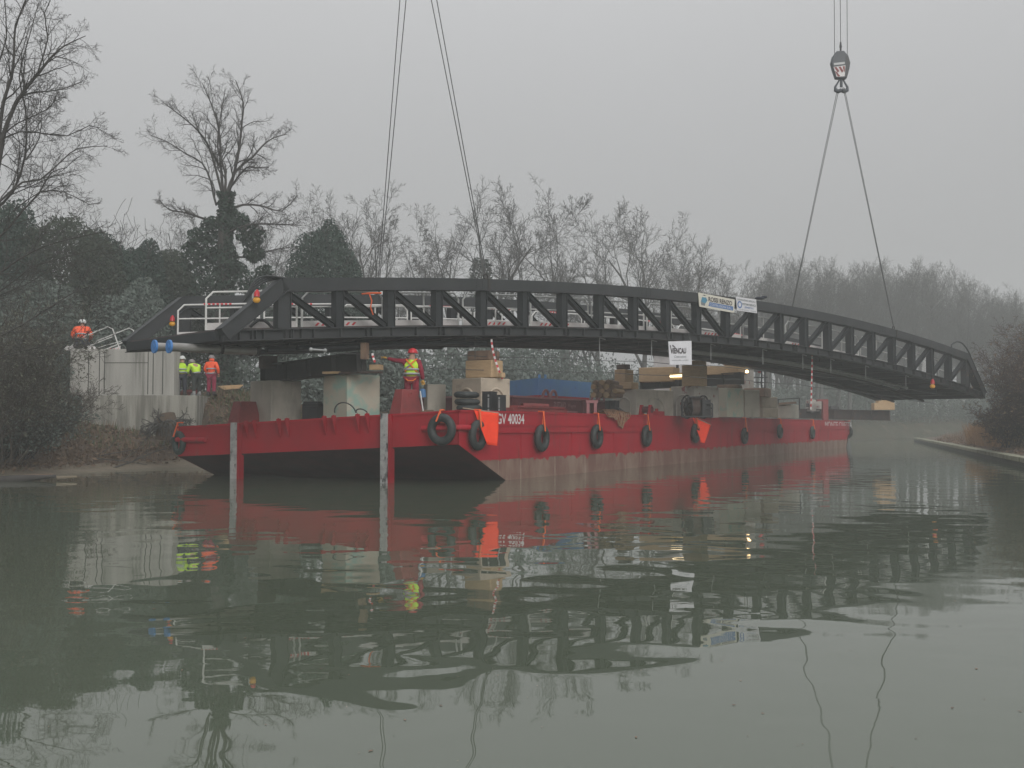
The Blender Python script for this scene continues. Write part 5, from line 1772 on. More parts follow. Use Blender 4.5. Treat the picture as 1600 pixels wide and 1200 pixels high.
QR = np.concatenate([[0.35], np.arange(0.6, 9, 0.3), [10, 12, 16, 24, 45, 110]])
TS = np.concatenate([np.arange(-70, 0, 4.0), np.arange(0, 86, 0.6)])
X = K0.x + KD.x * TS[:, None] + KN.x * QR[None, :]
Y = K0.y + KD.y * TS[:, None] + KN.y * QR[None, :]
Z = np.interp(np.broadcast_to(QR[None, :], X.shape), [0.3, 0.6, 2.2, 5, 9, 30, 110], [0.30, 0.36, 0.55, 1.3, 2.3, 3.0, 3.0]) + 0.07 * vnoise(X, Y)
Z = np.where(TS[:, None] > 82, Z - (TS[:, None] - 82) * 1.2, Z)
fc = grid_faces(len(TS), len(QR))
fq = QR[(fc[:, 0] % len(QR))]
me = np_mesh('right_bank', np.stack([X, Y, Z], -1).reshape(-1, 3), fc, [M['bank_green'], M['soil']], np.where(fq < 3, 1, 0), True)
tag(link_mesh('right_bank', me, None), kind='structure')


def right_z(x, y):
    q = (Vector((x, y, 0)) - K0).dot(KN)
    return float(np.interp(q, [0.3, 0.6, 2.2, 5, 9, 30, 110], [0.30, 0.36, 0.55, 1.3, 2.3, 3.0, 3.0]))


k = MB()
n_ = 46
rng = random.Random(3)
for i in range(n_):
    t0, t1 = -40 + i * 2.75, -40 + (i + 1) * 2.75 - 0.02
    j = rng.uniform(-0.02, 0.02)
    o = K0 + KD * t0 + KN * (0.0 + j)
    k.frame_box((o.x, o.y, 0.20), KD * (t1 - t0), KN * 0.55, (0, 0, 0.19 + rng.uniform(-0.012, 0.012)))
o = k.build('quay_kerb', M['kerb'], bevel=0.02); tag(o, kind='structure')
k = MB()
o = K0 + KD * -40 + KN * 0.06
k.frame_box((o.x, o.y, -1.2), KD * 126.5, KN * 0.4, (0, 0, 1.395))
o = k.build('quay_wall', M['kerb_dark']); tag(o, kind='structure')

# ------------------------------------------------------------------ water
wm = bpy.data.materials.new('canal_water')
wm.use_nodes = True
t = wm.node_tree
bs = t.nodes['Principled BSDF']
bs.inputs['Base Color'].default_value = (0.092, 0.110, 0.078, 1)
bs.inputs['Roughness'].default_value = 0.015
bs.inputs['IOR'].default_value = 1.62
tc = t.nodes.new('ShaderNodeTexCoord')


def wnoise(scale, sx, sy, rot, detail, dist=0.0):
    mp = t.nodes.new('ShaderNodeMapping')
    mp.inputs['Scale'].default_value = (sx, sy, 1)
    mp.inputs['Rotation'].default_value = (0, 0, rot)
    t.links.new(tc.outputs['Object'], mp.inputs['Vector'])
    nz = t.nodes.new('ShaderNodeTexNoise')
    nz.inputs['Scale'].default_value = scale
    nz.inputs['Detail'].default_value = detail
    nz.inputs['Roughness'].default_value = 0.45
    nz.inputs['Distortion'].default_value = dist
    t.links.new(mp.outputs[0], nz.inputs['Vector'])
    return nz.outputs['Fac']


def wmath(op, a, b):
    m_ = t.nodes.new('ShaderNodeMath'); m_.operation = op
    for i, q in enumerate((a, b)):
        if isinstance(q, (int, float)):
            m_.inputs[i].default_value = q
        else:
            t.links.new(q, m_.inputs[i])
    return m_.outputs[0]


swell = wmath('MULTIPLY', wnoise(0.85, 1.0, 1.15, 0.5, 1.0, 0.3), 0.0125)
chop = wmath('MULTIPLY', wnoise(1.7, 0.8, 1.25, 0.2, 1.5), 0.0008)
patch_ = t.nodes.new('ShaderNodeMapRange')
patch_.inputs['From Min'].default_value = 0.42
patch_.inputs['From Max'].default_value = 0.62
t.links.new(wnoise(0.12, 0.6, 1.2, 0.3, 2.0), patch_.inputs['Value'])
rip = wmath('MULTIPLY', wmath('MULTIPLY', wnoise(6.5, 0.6, 1.3, 0.15, 2.0), patch_.outputs['Result']), 0.0007)
ht = wmath('ADD', wmath('ADD', swell, chop), rip)
bp_ = t.nodes.new('ShaderNodeBump')
bp_.inputs['Strength'].default_value = 1.0
bp_.inputs['Distance'].default_value = 1.0
t.links.new(ht, bp_.inputs['Height'])
t.links.new(bp_.outputs[0], bs.inputs['Normal'])
me = bpy.data.meshes.new('water')
me.from_pydata([(-140, -32, 0), (190, -32, 0), (190, 260, 0), (-140, 260, 0)], [], [(0, 1, 2, 3)])
tag(link_mesh('water', me, wm), kind='structure')

# ------------------------------------------------------------------ abutment on the left bank
ab = thing('abutment_wall', 'pale cast concrete abutment wall on the left bank under the bridge end', 'abutment', (-16.5, 47, 1.5))
Yw = 45.75
XL, XR = P(109, 600, Yw).x, P(272, 600, Yw).x
k = MB(); k.frame_box((XL, Yw, 3.0), (XR - XL, 0, 0), (0, 0.85, 0), (0, 0, 2.02)); k.build('upper_wall', M['wall'], ab, bevel=0.02)
k = MB()
for px in (138, 155, 163, 231, 239, 254):
    x_ = P(px, 600, Yw).x
    k.box((x_, Yw - 0.004, 4.0), (0.035, 0.012, 1.9))
k.box(((P(163, 600, Yw).x + P(231, 600, Yw).x) / 2, Yw - 0.004, 4.42), (P(231, 600, Yw).x - P(163, 600, Yw).x, 0.012, 0.03))
k.build('form_joints', M['kerb_dark'], ab)
XL2, XR2 = P(127, 630, Yw - 0.4).x, P(308, 630, Yw - 0.4).x
k = MB(); k.frame_box((XL2, Yw - 0.38, 0.8), (XR2 - XL2, 0, 0), (0, 5.0, 0), (0, 0, 2.19)); k.build('footing', M['wall_low'], ab, bevel=0.02)

# stair handrails on the wall
for (pts, Y, lab) in ((((111, 541), (122, 530), (168, 510.5), (176, 514), (187, 545)), 46.2, 'nearer white handrail sloping along the top of the concrete wall'),
                      (((143, 536), (202, 512.5), (208, 516), (211, 522)), 48.2, 'farther white handrail beside the left bridge end')):
    h_ = thing('handrail', lab, 'handrail', P(*pts[0], Y), 'white handrails on the abutment')
    k = MB(); k.tube([P(x, y, Y) for x, y in pts], 0.028, 6, smooth=False)
    k.build('top_rail', M['white_rail'], h_)
    k = MB(); k.tube([P(pts[0][0] + 4, pts[0][1] + 9, Y), P(pts[-2][0], pts[-2][1] + 12, Y)], 0.022, 6)
    if Y < 47: k.tube([P(160, 548, Y), P(192, 535, Y)], 0.028, 6)
    k.build('mid_rail', M['white_rail'], h_)
k = MB(); k.prism([P(165, 549, 46.1), P(188, 540, 46.1), P(188, 553, 46.1), P(166, 552, 46.1)], (0, 0.03, 0))
k.build('striped_board', M['kick'], None, 'pale board with red stripes at the foot of the handrail', cat='board')
st_ = bpy.data.objects['striped_board']
k = MB()
for x in (168, 174, 180):
    k.prism([P(x, 549.5, 46.08), P(x + 3, 548.5, 46.08), P(x + 6, 544, 46.08), P(x + 3.5, 545, 46.08)], (0, -0.004, 0))
LOC[st_.name] = Vector(st_.location)
k.build('red_stripes', M['red_tape'], st_)
for i, (px, lab) in enumerate(((106, 'white bag on the wall just left of the kneeling worker'), (112, 'white rag beside the kneeling worker on the wall'), (143, 'small white tool tub right of the kneeling worker'))):
    p_ = P(px, 544, 46.3)
    k = MB(); k.ball((p_.x, p_.y, 5.02 + 0.02), (0.16 + 0.03 * i, 0.12, 0.17), 10, 6, -0.3); k.ball((p_.x + 0.12, p_.y, 5.03), (0.10, 0.1, 0.10), 8, 5, -0.3)
    k.build(('bag', 'rag', 'tool_tub')[i], M['kick'], None, lab, cat=('bag', 'rag', 'tub')[i])
k = MB()
p_ = P(392, 608, 47.5)
for i in range(4):
    a_ = P(342 + 3 * i, 604 + 1.5 * i, 48.6 - 0.15 * i); c_ = P(379 - 2 * i, 602 + 1.5 * i, 48.4 - 0.15 * i)
    k.bar(a_, c_, 0.16, 0.05)
k.build('plank_pile', M['timber'], None, 'few sawn planks lying behind the worker in orange', cat='planks')
k = MB()
for i in range(3):
    a_ = P(289 + 5 * i, 606 + i * 3, 48.3); k.box((a_.x, a_.y, 3.12 + 0.08 * i), (0.7, 0.5, 0.10), 0.4 * i)
k.build('brick_pallet', M['red_box'], None, 'low rusty red pallet stack between the workers', cat='pallet')

# ------------------------------------------------------------------ vegetation
def tube_np(Pn, R, k_):
    T = np.gradient(Pn, axis=0)
    T /= np.maximum(np.linalg.norm(T, axis=1), 1e-9)[:, None]
    ref = np.array([0.0, 0.0, 1.0]) if abs(T[0, 2]) < 0.9 else np.array([1.0, 0.0, 0.0])
    u = np.cross(T, ref)
    u /= np.maximum(np.linalg.norm(u, axis=1), 1e-9)[:, None]
    w = np.cross(T, u)
    a = np.arange(k_) * 2 * np.pi / k_
    vs = Pn[:, None, :] + R[:, None, None] * (u[:, None, :] * np.cos(a)[None, :, None] + w[:, None, :] * np.sin(a)[None, :, None])
    K_ = len(Pn)
    i = np.arange(K_ - 1)[:, None] * k_
    j = np.arange(k_)[None, :]
    f = np.stack([i + j, i + (j + 1) % k_, i + k_ + (j + 1) % k_, i + k_ + j], -1).reshape(-1, 4)
    return vs.reshape(-1, 3), f


class Branches:
    def __init__(self, seed, min_r=0.008):
        self.rng = np.random.default_rng(seed)
        self.V, self.F, self.n = [], [], 0
        self.VT, self.FT, self.nt = [], [], 0
        self.min_r = min_r
        self.tips = []

    def emit(self, pts, rad, trunk=False):
        r0 = rad[0]
        k_ = 8 if r0 > 0.09 else (5 if r0 > 0.035 else 3)
        v, f = tube_np(pts, np.maximum(rad, self.min_r), k_)
        if trunk:
            self.VT.append(v); self.FT.append(f + self.nt); self.nt += len(v)
        else:
            self.V.append(v); self.F.append(f + self.n); self.n += len(v)

    def grow(self, p, d, length, r, level, maxl, prm, trunk=False):
        rng = self.rng
        nseg = max(3, prm['segs'][min(level, len(prm['segs']) - 1)])
        step = length / nseg
        pts = [p.copy()]
        d = d / np.linalg.norm(d)
        g = prm['gnarl'][min(level, len(prm['gnarl']) - 1)]
        up = prm['up'][min(level, len(prm['up']) - 1)]
        dirs = [d.copy()]
        for i in range(nseg):
            d = d + rng.normal(0, g, 3) + np.array([0, 0, up])
            d /= np.linalg.norm(d)
            p = p + d * step
            pts.append(p.copy()); dirs.append(d.copy())
        pts = np.array(pts)
        taper = prm['taper'][min(level, len(prm['taper']) - 1)]
        rad = r * (1 - np.linspace(0, 1, nseg + 1) * (1 - taper))
        self.emit(pts, rad, trunk)
        self.children(pts, dirs, rad, length, level, maxl, prm)

    def children(self, pts, dirs, rad, length, level, maxl, prm):
        rng = self.rng
        if level >= maxl:
            self.tips.append(pts[-1])
            return
        nc = prm['kids'][min(level, len(prm['kids']) - 1)]
        f0 = prm['from'][min(level, len(prm['from']) - 1)]
        az = rng.uniform(0, 6.28)
        N = len(pts) - 1
        for c in range(nc):
            f = f0 + (1 - f0) * (c + rng.uniform(0.1, 0.9)) / nc
            x = f * N
            i = min(int(x), N - 1)
            fr = x - i
            q = pts[i] * (1 - fr) + pts[i + 1] * fr
            dd = dirs[i + 1]
            ang = math.radians(rng.uniform(*prm['angle'][min(level, len(prm['angle']) - 1)]))
            az += 2.4 + rng.normal(0, 0.5)
            a = np.cross(dd, np.array([0.31, 0.2, 0.93])); a /= np.linalg.norm(a)
            b_ = np.cross(dd, a)
            nd = dd * math.cos(ang) + (a * math.cos(az) + b_ * math.sin(az)) * math.sin(ang)
            ln = length * prm['ratio'][min(level, len(prm['ratio']) - 1)] * (1.15 - 0.55 * f) * rng.uniform(0.7, 1.2)
            rr = (rad[i] * (1 - fr) + rad[i + 1] * fr) * prm['rratio']
            self.grow(q, nd, ln, rr, level + 1, maxl, prm)

    def limb(self, pts, r0, r1, level, maxl, prm):
        pts = np.array([tuple(q) for q in pts], float)
        pts = catmull(pts, 0.5) if len(pts) > 2 else pts
        rad = np.linspace(r0, r1, len(pts))
        self.emit(pts, rad)
        dirs = np.gradient(pts, axis=0)
        dirs = [q / np.linalg.norm(q) for q in dirs]
        ln = float(np.sum(np.linalg.norm(np.diff(pts, axis=0), axis=1)))
        self.children(pts, dirs, rad, ln, level, maxl, prm)

    def mesh(self, name, m_):
        return np_mesh(name, np.concatenate(self.V), np.concatenate(self.F), [m_])

    def trunk_mesh(self, name, m_):
        return np_mesh(name, np.concatenate(self.VT), np.concatenate(self.FT), [m_], smooth=True)


def leaves_np(centres, size, rng, flat=0.0):
    n = len(centres)
    a = rng.normal(0, 1, (n, 3)); a[:, 2] *= (1 - flat); a /= np.linalg.norm(a, axis=1)[:, None]
    b_ = rng.normal(0, 1, (n, 3)); b_ -= a * np.sum(a * b_, 1)[:, None]; b_ /= np.linalg.norm(b_, axis=1)[:, None]
    s = (size[0] + (size[1] - size[0]) * rng.random(n))[:, None]
    a = a * s; b_ = b_ * s * 0.45
    v = np.stack([centres - a, centres - b_, centres + a, centres + b_], 1).reshape(-1, 3)
    f = np.arange(n * 4).reshape(n, 4)
    return v, f


TREE = dict(segs=(9, 8, 6, 5, 4), gnarl=(0.07, 0.15, 0.2, 0.25, 0.25), up=(0.02, 0.05, 0.04, 0.02, 0.02), taper=(0.12, 0.2, 0.3, 0.4, 0.5), kids=(7, 7, 6, 5), angle=((25, 55), (25, 60), (30, 65), (30, 70)),
            ratio=(0.62, 0.55, 0.5, 0.5), rratio=0.62)
TREE['from'] = (0.35, 0.25, 0.2, 0.2)


def bare_mesh(seed, h, r, prm, minr, maxl=4, m_='bark_grey', lean=(0, 0), twin=False):
    B = Branches(seed, minr)
    B.grow(np.array([0., 0, -0.3]), np.array([lean[0], lean[1], 1.0]), h * 0.72, r, 0, maxl, prm, True)
    if twin:
        B.grow(np.array([0.2, 0, -0.3]), np.array([lean[0] + 0.35, 0.1, 1.0]), h * 0.55, r * 0.8, 0, maxl, prm, True)
    tm, cm = B.trunk_mesh('trunk', M[m_]), B.mesh('crown', M[m_])
    allv = np.concatenate(B.V)
    return tm, cm, allv[:, 2].max()


def put_tree(name, label, cat, meshes, loc, scale, rz, group, sz=None):
    o = thing(name, label, cat, loc, group)
    o.rotation_euler = (0, 0, rz)
    o.scale = (scale, scale, sz or scale)
    for nm, me in meshes:
        c = bpy.data.objects.new(nm, me); COL.objects.link(c); c.parent = o
    return o


G1 = dict(TREE, kids=(8, 9, 7, 5), ratio=(0.62, 0.44, 0.44, 0.5), gnarl=(0.10, 0.17, 0.15, 0.13, 0.13), angle=((22, 50), (20, 48), (20, 50), (25, 55)))
G2 = dict(TREE, kids=(8, 8, 6, 5), ratio=(0.62, 0.44, 0.44, 0.5), gnarl=(0.05, 0.12, 0.13, 0.13, 0.13), angle=((15, 40), (20, 50), (30, 65), (30, 70)), up=(0.0, 0.07, 0.05, 0.02, 0.0))
G3 = dict(TREE, gnarl=(0.05, 0.10, 0.14, 0.2, 0.2), angle=((12, 32), (15, 40), (20, 50), (30, 60)), up=(0.0, 0.05, 0.05, 0.04, 0.0), kids=(9, 8, 6, 4))
VAR = []
for i, (sd, prm, twin) in enumerate(((21, G1, True), (22, G1, False), (23, G2, True), (24, G2, False), (25, G3, True), (26, G3, False), (27, G1, True))):
    tm, cm, top = bare_mesh(sd, 10.0, 0.18, prm, 0.0058, 4, 'bark_far', twin=twin)
    VAR.append((tm, cm, top))

rng = random.Random(8)
FAR = [(486, 62, 300, 3, 'slim bare tree rising just behind the dome shaped evergreen'), (545, 66, 290, 1, 'gnarled bare tree with a long crooked limb, right of the dome shaped evergreen'), (592, 70, 276, 0, 'tall gnarled bare tree behind the left crane sling'),
       (640, 72, 315, 3, 'rounded bare tree between the two left crane slings'), (700, 75, 300, 2, 'spreading bare tree just left of the right hand sling of the left crane'), (757, 78, 286, 6, 'bare tree with an ivy clad trunk where the left crane sling meets the bridge'),
       (812, 80, 300, 1, 'bare tree with a straight trunk between the ivy clad trunk and the broad tree'), (884, 84, 280, 2, 'broad bare tree with a dense crown at the middle of the bridge'), (950, 88, 318, 0, 'lower bare tree between the dense broad tree and the forked tree'),
       (1008, 90, 300, 2, 'tall forked bare tree left of the cream banner'), (1042, 96, 296, 6, 'tall bare tree standing just right of the forked tree'), (1108, 104, 330, 1, 'slender bare tree above the cream banner'), (1075, 108, 390, 5, 'low bushy bare tree behind the left end of the cream banner'),
       (236, 66, 318, 6, 'small faint bare tree between the evergreens and the ivy tree'), (200, 70, 345, 3, 'faint bare tree above the left evergreens'), (425, 64, 320, 4, 'bare tree right behind the ivy tree'), (1150, 112, 395, 4, 'low bare tree behind the white banner'), (1195, 118, 392, 5, 'bare tree between the banners and the wood')]
for px, Y, ytop, vi, lab in FAR:
    p_ = P(px, 640, Y)
    gz = ground_z(p_.x, p_.y)
    H = P(px, ytop, Y).z - gz
    tm, cm, top = VAR[vi]
    s_ = H / top
    put_tree('bare_tree', lab, 'tree', (('trunk', tm), ('crown', cm)), (p_.x, p_.y, gz - 0.1), s_ * rng.uniform(0.92, 1.05), rng.uniform(0, 6.28), 'bare trees along the left bank', s_)
# ivy sleeve on the trunk of one of them
rn = np.random.default_rng(4)
p_ = P(762, 640, 77.5); gz = ground_z(p_.x, p_.y)
n_ = 3500
zz = rn.random(n_) * 11.0
ang = rn.random(n_) * 6.283
rad = (0.75 + 0.35 * np.sin(zz * 0.9) + 0.25 * rn.random(n_)) * (1.25 - zz / 22) * np.sqrt(rn.random(n_) * 0.6 + 0.4)
v, f = leaves_np(np.stack([np.cos(ang) * rad - zz * 0.05, np.sin(ang) * rad, zz], -1), (0.10, 0.18), rn)
tag(link_mesh('ivy', np_mesh('ivy', v, f, [M['leaf_ivy']]), None, None, (p_.x, p_.y, gz)), 'thick ivy covering a leaning trunk where the left crane sling meets the bridge', 'ivy')

# the wood closing the canal on the right
rng = random.Random(17)
W = []
for i in range(62):
    px = 1185 + i * 7.2 + rng.uniform(-7, 7)
    Y = rng.uniform(126, 150) if px < 1330 else rng.uniform(140, 165)
    yt_ = np.interp(px, [1180, 1240, 1260, 1330, 1450, 1500, 1560, 1640], [415, 392, 386, 400, 393, 412, 432, 445]) + rng.uniform(0, 26)
    W.append((px, Y, yt_))
for i, (px, Y, yt_) in enumerate(W):
    p_ = P(px, 640, Y)
    gz = ground_z(p_.x, p_.y) if near_shore(p_.x, p_.y) > 0 else 0.5
    H = P(px, yt_, Y).z - gz
    tm, cm, top = VAR[(4, 5, 3, 4, 2, 5)[i % 6]]
    s_ = H / top
    put_tree('wood_tree', 'dense bare tree in the misty wood behind the right half of the bridge', 'tree', (('trunk', tm), ('crown', cm)), (p_.x, p_.y, gz - 0.1), s_ * 0.95, rng.uniform(0, 6.28), 'misty wood at the bend of the canal', s_)

# undergrowth hedge along the left bank
rn = np.random.default_rng(12)
N_ = 150000
idx = np.searchsorted(SH[:, 1], 50.0), len(SH) - 1
ii = rn.integers(int(np.argmax(SH[:, 1] > 49)), int(np.argmax(SH[:, 0] > 100)), N_)
qq = rn.uniform(3.5, 8.5, N_)
xx = SH[ii, 0] + NRM[ii, 0] * qq + rn.normal(0, 0.4, N_)
yy = SH[ii, 1] + NRM[ii, 1] * qq + rn.normal(0, 0.4, N_)
hh = 3.9 + 0.8 * np.sin(ii * 0.11) + 0.7 * np.sin(ii * 0.37 + 1) + 0.5 * np.sin(ii * 0.93) + 0.5 * rn.normal(0, 1, N_)
hh = hh * np.interp(ii, [np.argmax(SH[:, 1] > 49), np.argmax(SH[:, 1] > 56), len(SH)], [0.65, 1.1, 1.25])
zz = 2.0 + hh * rn.random(N_) ** 0.8
v, f = leaves_np(np.stack([xx, yy, zz], -1), (0.08, 0.20), rn)
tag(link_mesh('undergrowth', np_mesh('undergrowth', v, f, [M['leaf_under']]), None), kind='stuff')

# evergreens
def crown_mesh(seed, rx, ry, h, cone, n, size, m_, bumps=40, hollow=0.55):
    r_ = np.random.default_rng(seed)
    bd = r_.normal(0, 1, (bumps, 3)); bd[:, 2] = np.abs(bd[:, 2]) * 0.9 - 0.2; bd /= np.linalg.norm(bd, axis=1)[:, None]
    ba = r_.uniform(-0.22, 0.20, bumps)
    d = r_.normal(0, 1, (n, 3)); d /= np.linalg.norm(d, axis=1)[:, None]
    d[:, 2] = np.abs(d[:, 2]) * np.where(r_.random(n) < 0.75, 1, -1)
    disp = np.ones(n)
    dots = d @ bd.T
    disp += (np.exp((dots - 1) * 22) * ba[None, :]).sum(1)
    rad = disp * (hollow + (1 - hollow) * r_.random(n) ** 0.5)
    p = d * rad[:, None]
    zrel = (p[:, 2] + 0.75) / 1.75
    shrink = np.clip(1.15 - cone * np.clip(zrel, 0, 1.2), 0.12, 1.3)
    out = np.stack([p[:, 0] * rx * shrink, p[:, 1] * ry * shrink, np.maximum(zrel * h, -0.1)], -1)
    v, f = leaves_np(out, size, r_)
    return np_mesh('crown', v, f, [m_])


EV = [(5, 50, 318, 75, 0.15, 'leaf', 'evergreen tree at the far left edge behind the foreground branches'), (92, 52, 335, 95, 0.05, 'leaf_olive', 'broad olive green evergreen behind the kneeling worker'), (152, 54, 345, 60, 0.05, 'leaf', 'rounded evergreen on the right shoulder of the broad olive one'),
      (212, 55, 366, 50, 0.1, 'leaf', 'dark evergreen above the farther white handrail'), (268, 57, 382, 62, 0.05, 'leaf_olive', 'low evergreen left of the ivy tree'), (508, 57, 343, 84, 0.42, 'leaf', 'dome shaped dark evergreen behind the left end of the truss'),
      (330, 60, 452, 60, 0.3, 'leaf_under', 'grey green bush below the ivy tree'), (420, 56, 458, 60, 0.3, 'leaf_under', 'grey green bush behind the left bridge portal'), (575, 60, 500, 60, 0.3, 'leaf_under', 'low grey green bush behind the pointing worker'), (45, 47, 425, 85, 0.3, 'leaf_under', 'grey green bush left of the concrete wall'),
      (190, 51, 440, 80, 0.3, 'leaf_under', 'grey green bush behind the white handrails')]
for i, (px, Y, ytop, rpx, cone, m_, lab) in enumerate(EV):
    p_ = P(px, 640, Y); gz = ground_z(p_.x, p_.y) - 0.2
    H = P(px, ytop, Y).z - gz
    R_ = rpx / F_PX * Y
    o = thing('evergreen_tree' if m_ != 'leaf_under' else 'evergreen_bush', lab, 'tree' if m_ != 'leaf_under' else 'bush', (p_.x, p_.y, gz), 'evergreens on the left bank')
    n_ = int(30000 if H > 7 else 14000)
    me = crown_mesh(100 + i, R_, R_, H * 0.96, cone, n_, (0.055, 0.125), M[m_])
    c = bpy.data.objects.new('crown', me); COL.objects.link(c); c.parent = o
    B = Branches(300 + i, 0.012)
    B.grow(np.array([0., 0, 0.]), np.array([0.05, 0, 1.0]), H * 0.8, 0.14, 0, 2, dict(TREE, kids=(10, 4)), True)
    c = bpy.data.objects.new('trunk', B.trunk_mesh('trunk', M['bark'])); COL.objects.link(c); c.parent = o
    c = bpy.data.objects.new('branches', B.mesh('branches', M['bark'])); COL.objects.link(c); c.parent = o

# tall bare tree with an ivy clad trunk
Yi = 51.0
pb_ = P(347, 640, Yi); gz = ground_z(pb_.x, pb_.y)
iv = thing('ivy_tree', 'tall bare tree with an ivy clad trunk behind the left bridge end', 'tree', (pb_.x, pb_.y, gz))
o_ = np.array((pb_.x, pb_.y, gz))
L2 = lambda pts, dy=0.0: [np.array(P(x, y, Yi + dy * i / max(1, len(pts) - 1))) - o_ for i, (x, y) in enumerate(pts)]
B = Branches(77, 0.0055)
IP = dict(TREE, segs=(9, 7, 6, 4, 4), kids=(8, 15, 7, 5), angle=((20, 45), (22, 50), (25, 60), (30, 60)), ratio=(0.42, 0.27, 0.48, 0.5), gnarl=(0.1, 0.14, 0.18, 0.22, 0.25), up=(0, 0.05, 0.04, 0.02, 0))
IP['from'] = (0.22, 0.2, 0.2, 0.2)
IP['rratio'] = 0.6
B.emit(np.array(L2([(347, 645), (346, 560), (348, 450), (350, 370), (352, 320), (352, 300)])), np.array([0.42, 0.36, 0.33, 0.3, 0.24, 0.2]), True)
for pts, dy, r_ in (([(350, 320), (345, 260), (344, 220), (338, 185), (325, 150), (316, 130)], 1.5, 0.12), ([(352, 318), (366, 270), (374, 230), (378, 190), (380, 160), (368, 125)], -1.5, 0.13), ([(350, 300), (338, 320), (330, 285), (316, 255), (290, 240), (262, 222), (236, 212)], 2.0, 0.10),
                     ([(349, 310), (330, 240), (318, 215), (300, 195), (275, 175), (255, 160)], -2.5, 0.10), ([(353, 305), (368, 268), (395, 245), (410, 228), (428, 215), (448, 210)], 2.5, 0.11), ([(353, 312), (362, 290), (385, 262), (400, 262), (420, 262)], -2.0, 0.08),
                     ([(345, 345), (320, 342), (290, 332), (265, 328), (248, 312)], -1.0, 0.10), ([(352, 330), (380, 320), (410, 322), (440, 330), (465, 305)], 1.5, 0.10), ([(352, 365), (385, 352), (420, 350), (470, 352)], -2.0, 0.09), ([(350, 318), (352, 270), (340, 230), (345, 180), (352, 140)], 0.5, 0.11),
                     ([(350, 400), (390, 402), (420, 392), (460, 385)], 1.0, 0.08)):
    B.limb(L2(pts, dy), r_ * 0.72, 0.018, 1, 4, IP)
c = bpy.data.objects.new('trunk', B.trunk_mesh('trunk', M['bark'])); COL.objects.link(c); c.parent = iv
c = bpy.data.objects.new('crown', B.mesh('crown', M['bark'])); COL.objects.link(c); c.parent = iv
rn = np.random.default_rng(6)
n_ = 4200
zz = rn.random(n_) * (P(350, 300, Yi).z - gz)
ang = rn.random(n_) * 6.283
rad = (0.50 + 0.14 * np.sin(zz * 1.3) + 0.12 * np.sin(zz * 3.1)) * np.sqrt(0.3 + 0.7 * rn.random(n_))
sl = np.stack([np.cos(ang) * rad + 0.1, np.sin(ang) * rad, zz], -1)
cl = []
for (px, py, rp, m_) in ((318, 372, 26, 560), (308, 408, 26, 520), (392, 368, 24, 480), (397, 396, 18, 380), (374, 346, 18, 300), (330, 350, 16, 280), (326, 444, 30, 520), (392, 444, 26, 420), (368, 420, 18, 240), (414, 425, 14, 160), (298, 388, 14, 180), (358, 330, 12, 260), (330, 395, 14, 160)):
    ctr = np.array(P(px, py, Yi)) - o_
    R_ = rp / F_PX * Yi
    q = rn.normal(0, 1, (m_, 3)); q /= np.linalg.norm(q, axis=1)[:, None]
    cl.append(ctr + q * (R_ * rn.random(m_)[:, None] ** 0.4) * np.array([1, 1.2, 0.8]))
v, f = leaves_np(np.concatenate([sl] + cl), (0.08, 0.16), rn)
c = bpy.data.objects.new('ivy_leaves', np_mesh('ivy_leaves', v, f, [M['leaf_ivy']])); COL.objects.link(c); c.parent = iv

# foreground tree at the left edge
Yt = 30.5
pb_ = P(-170, 720, Yt); gz = ground_z(pb_.x, pb_.y)
lt = thing('foreground_tree', 'big bare tree leaning in from the left edge of the picture', 'tree', (pb_.x, pb_.y, gz))
o_ = np.array((pb_.x, pb_.y, gz))
L3 = lambda pts, dy=0.0: [np.array(P(x, y, Yt + dy * i / max(1, len(pts) - 1))) - o_ for i, (x, y) in enumerate(pts)]
B = Branches(31, 0.0042)
LP = dict(TREE, segs=(9, 7, 6, 5, 4), kids=(9, 13, 6, 5), angle=((20, 50), (22, 55), (25, 60), (30, 60)), ratio=(0.30, 0.30, 0.5, 0.5), gnarl=(0.08, 0.12, 0.16, 0.2, 0.2), up=(0, 0.04, 0.03, 0.01, 0))
LP['from'] = (0.15, 0.15, 0.15, 0.2)
LP['rratio'] = 0.58
B.emit(np.array(L3([(-170, 730), (-130, 600), (-85, 460), (-45, 370), (-15, 300), (2, 218)])), np.array([0.30, 0.26, 0.22, 0.19, 0.16, 0.11]), True)
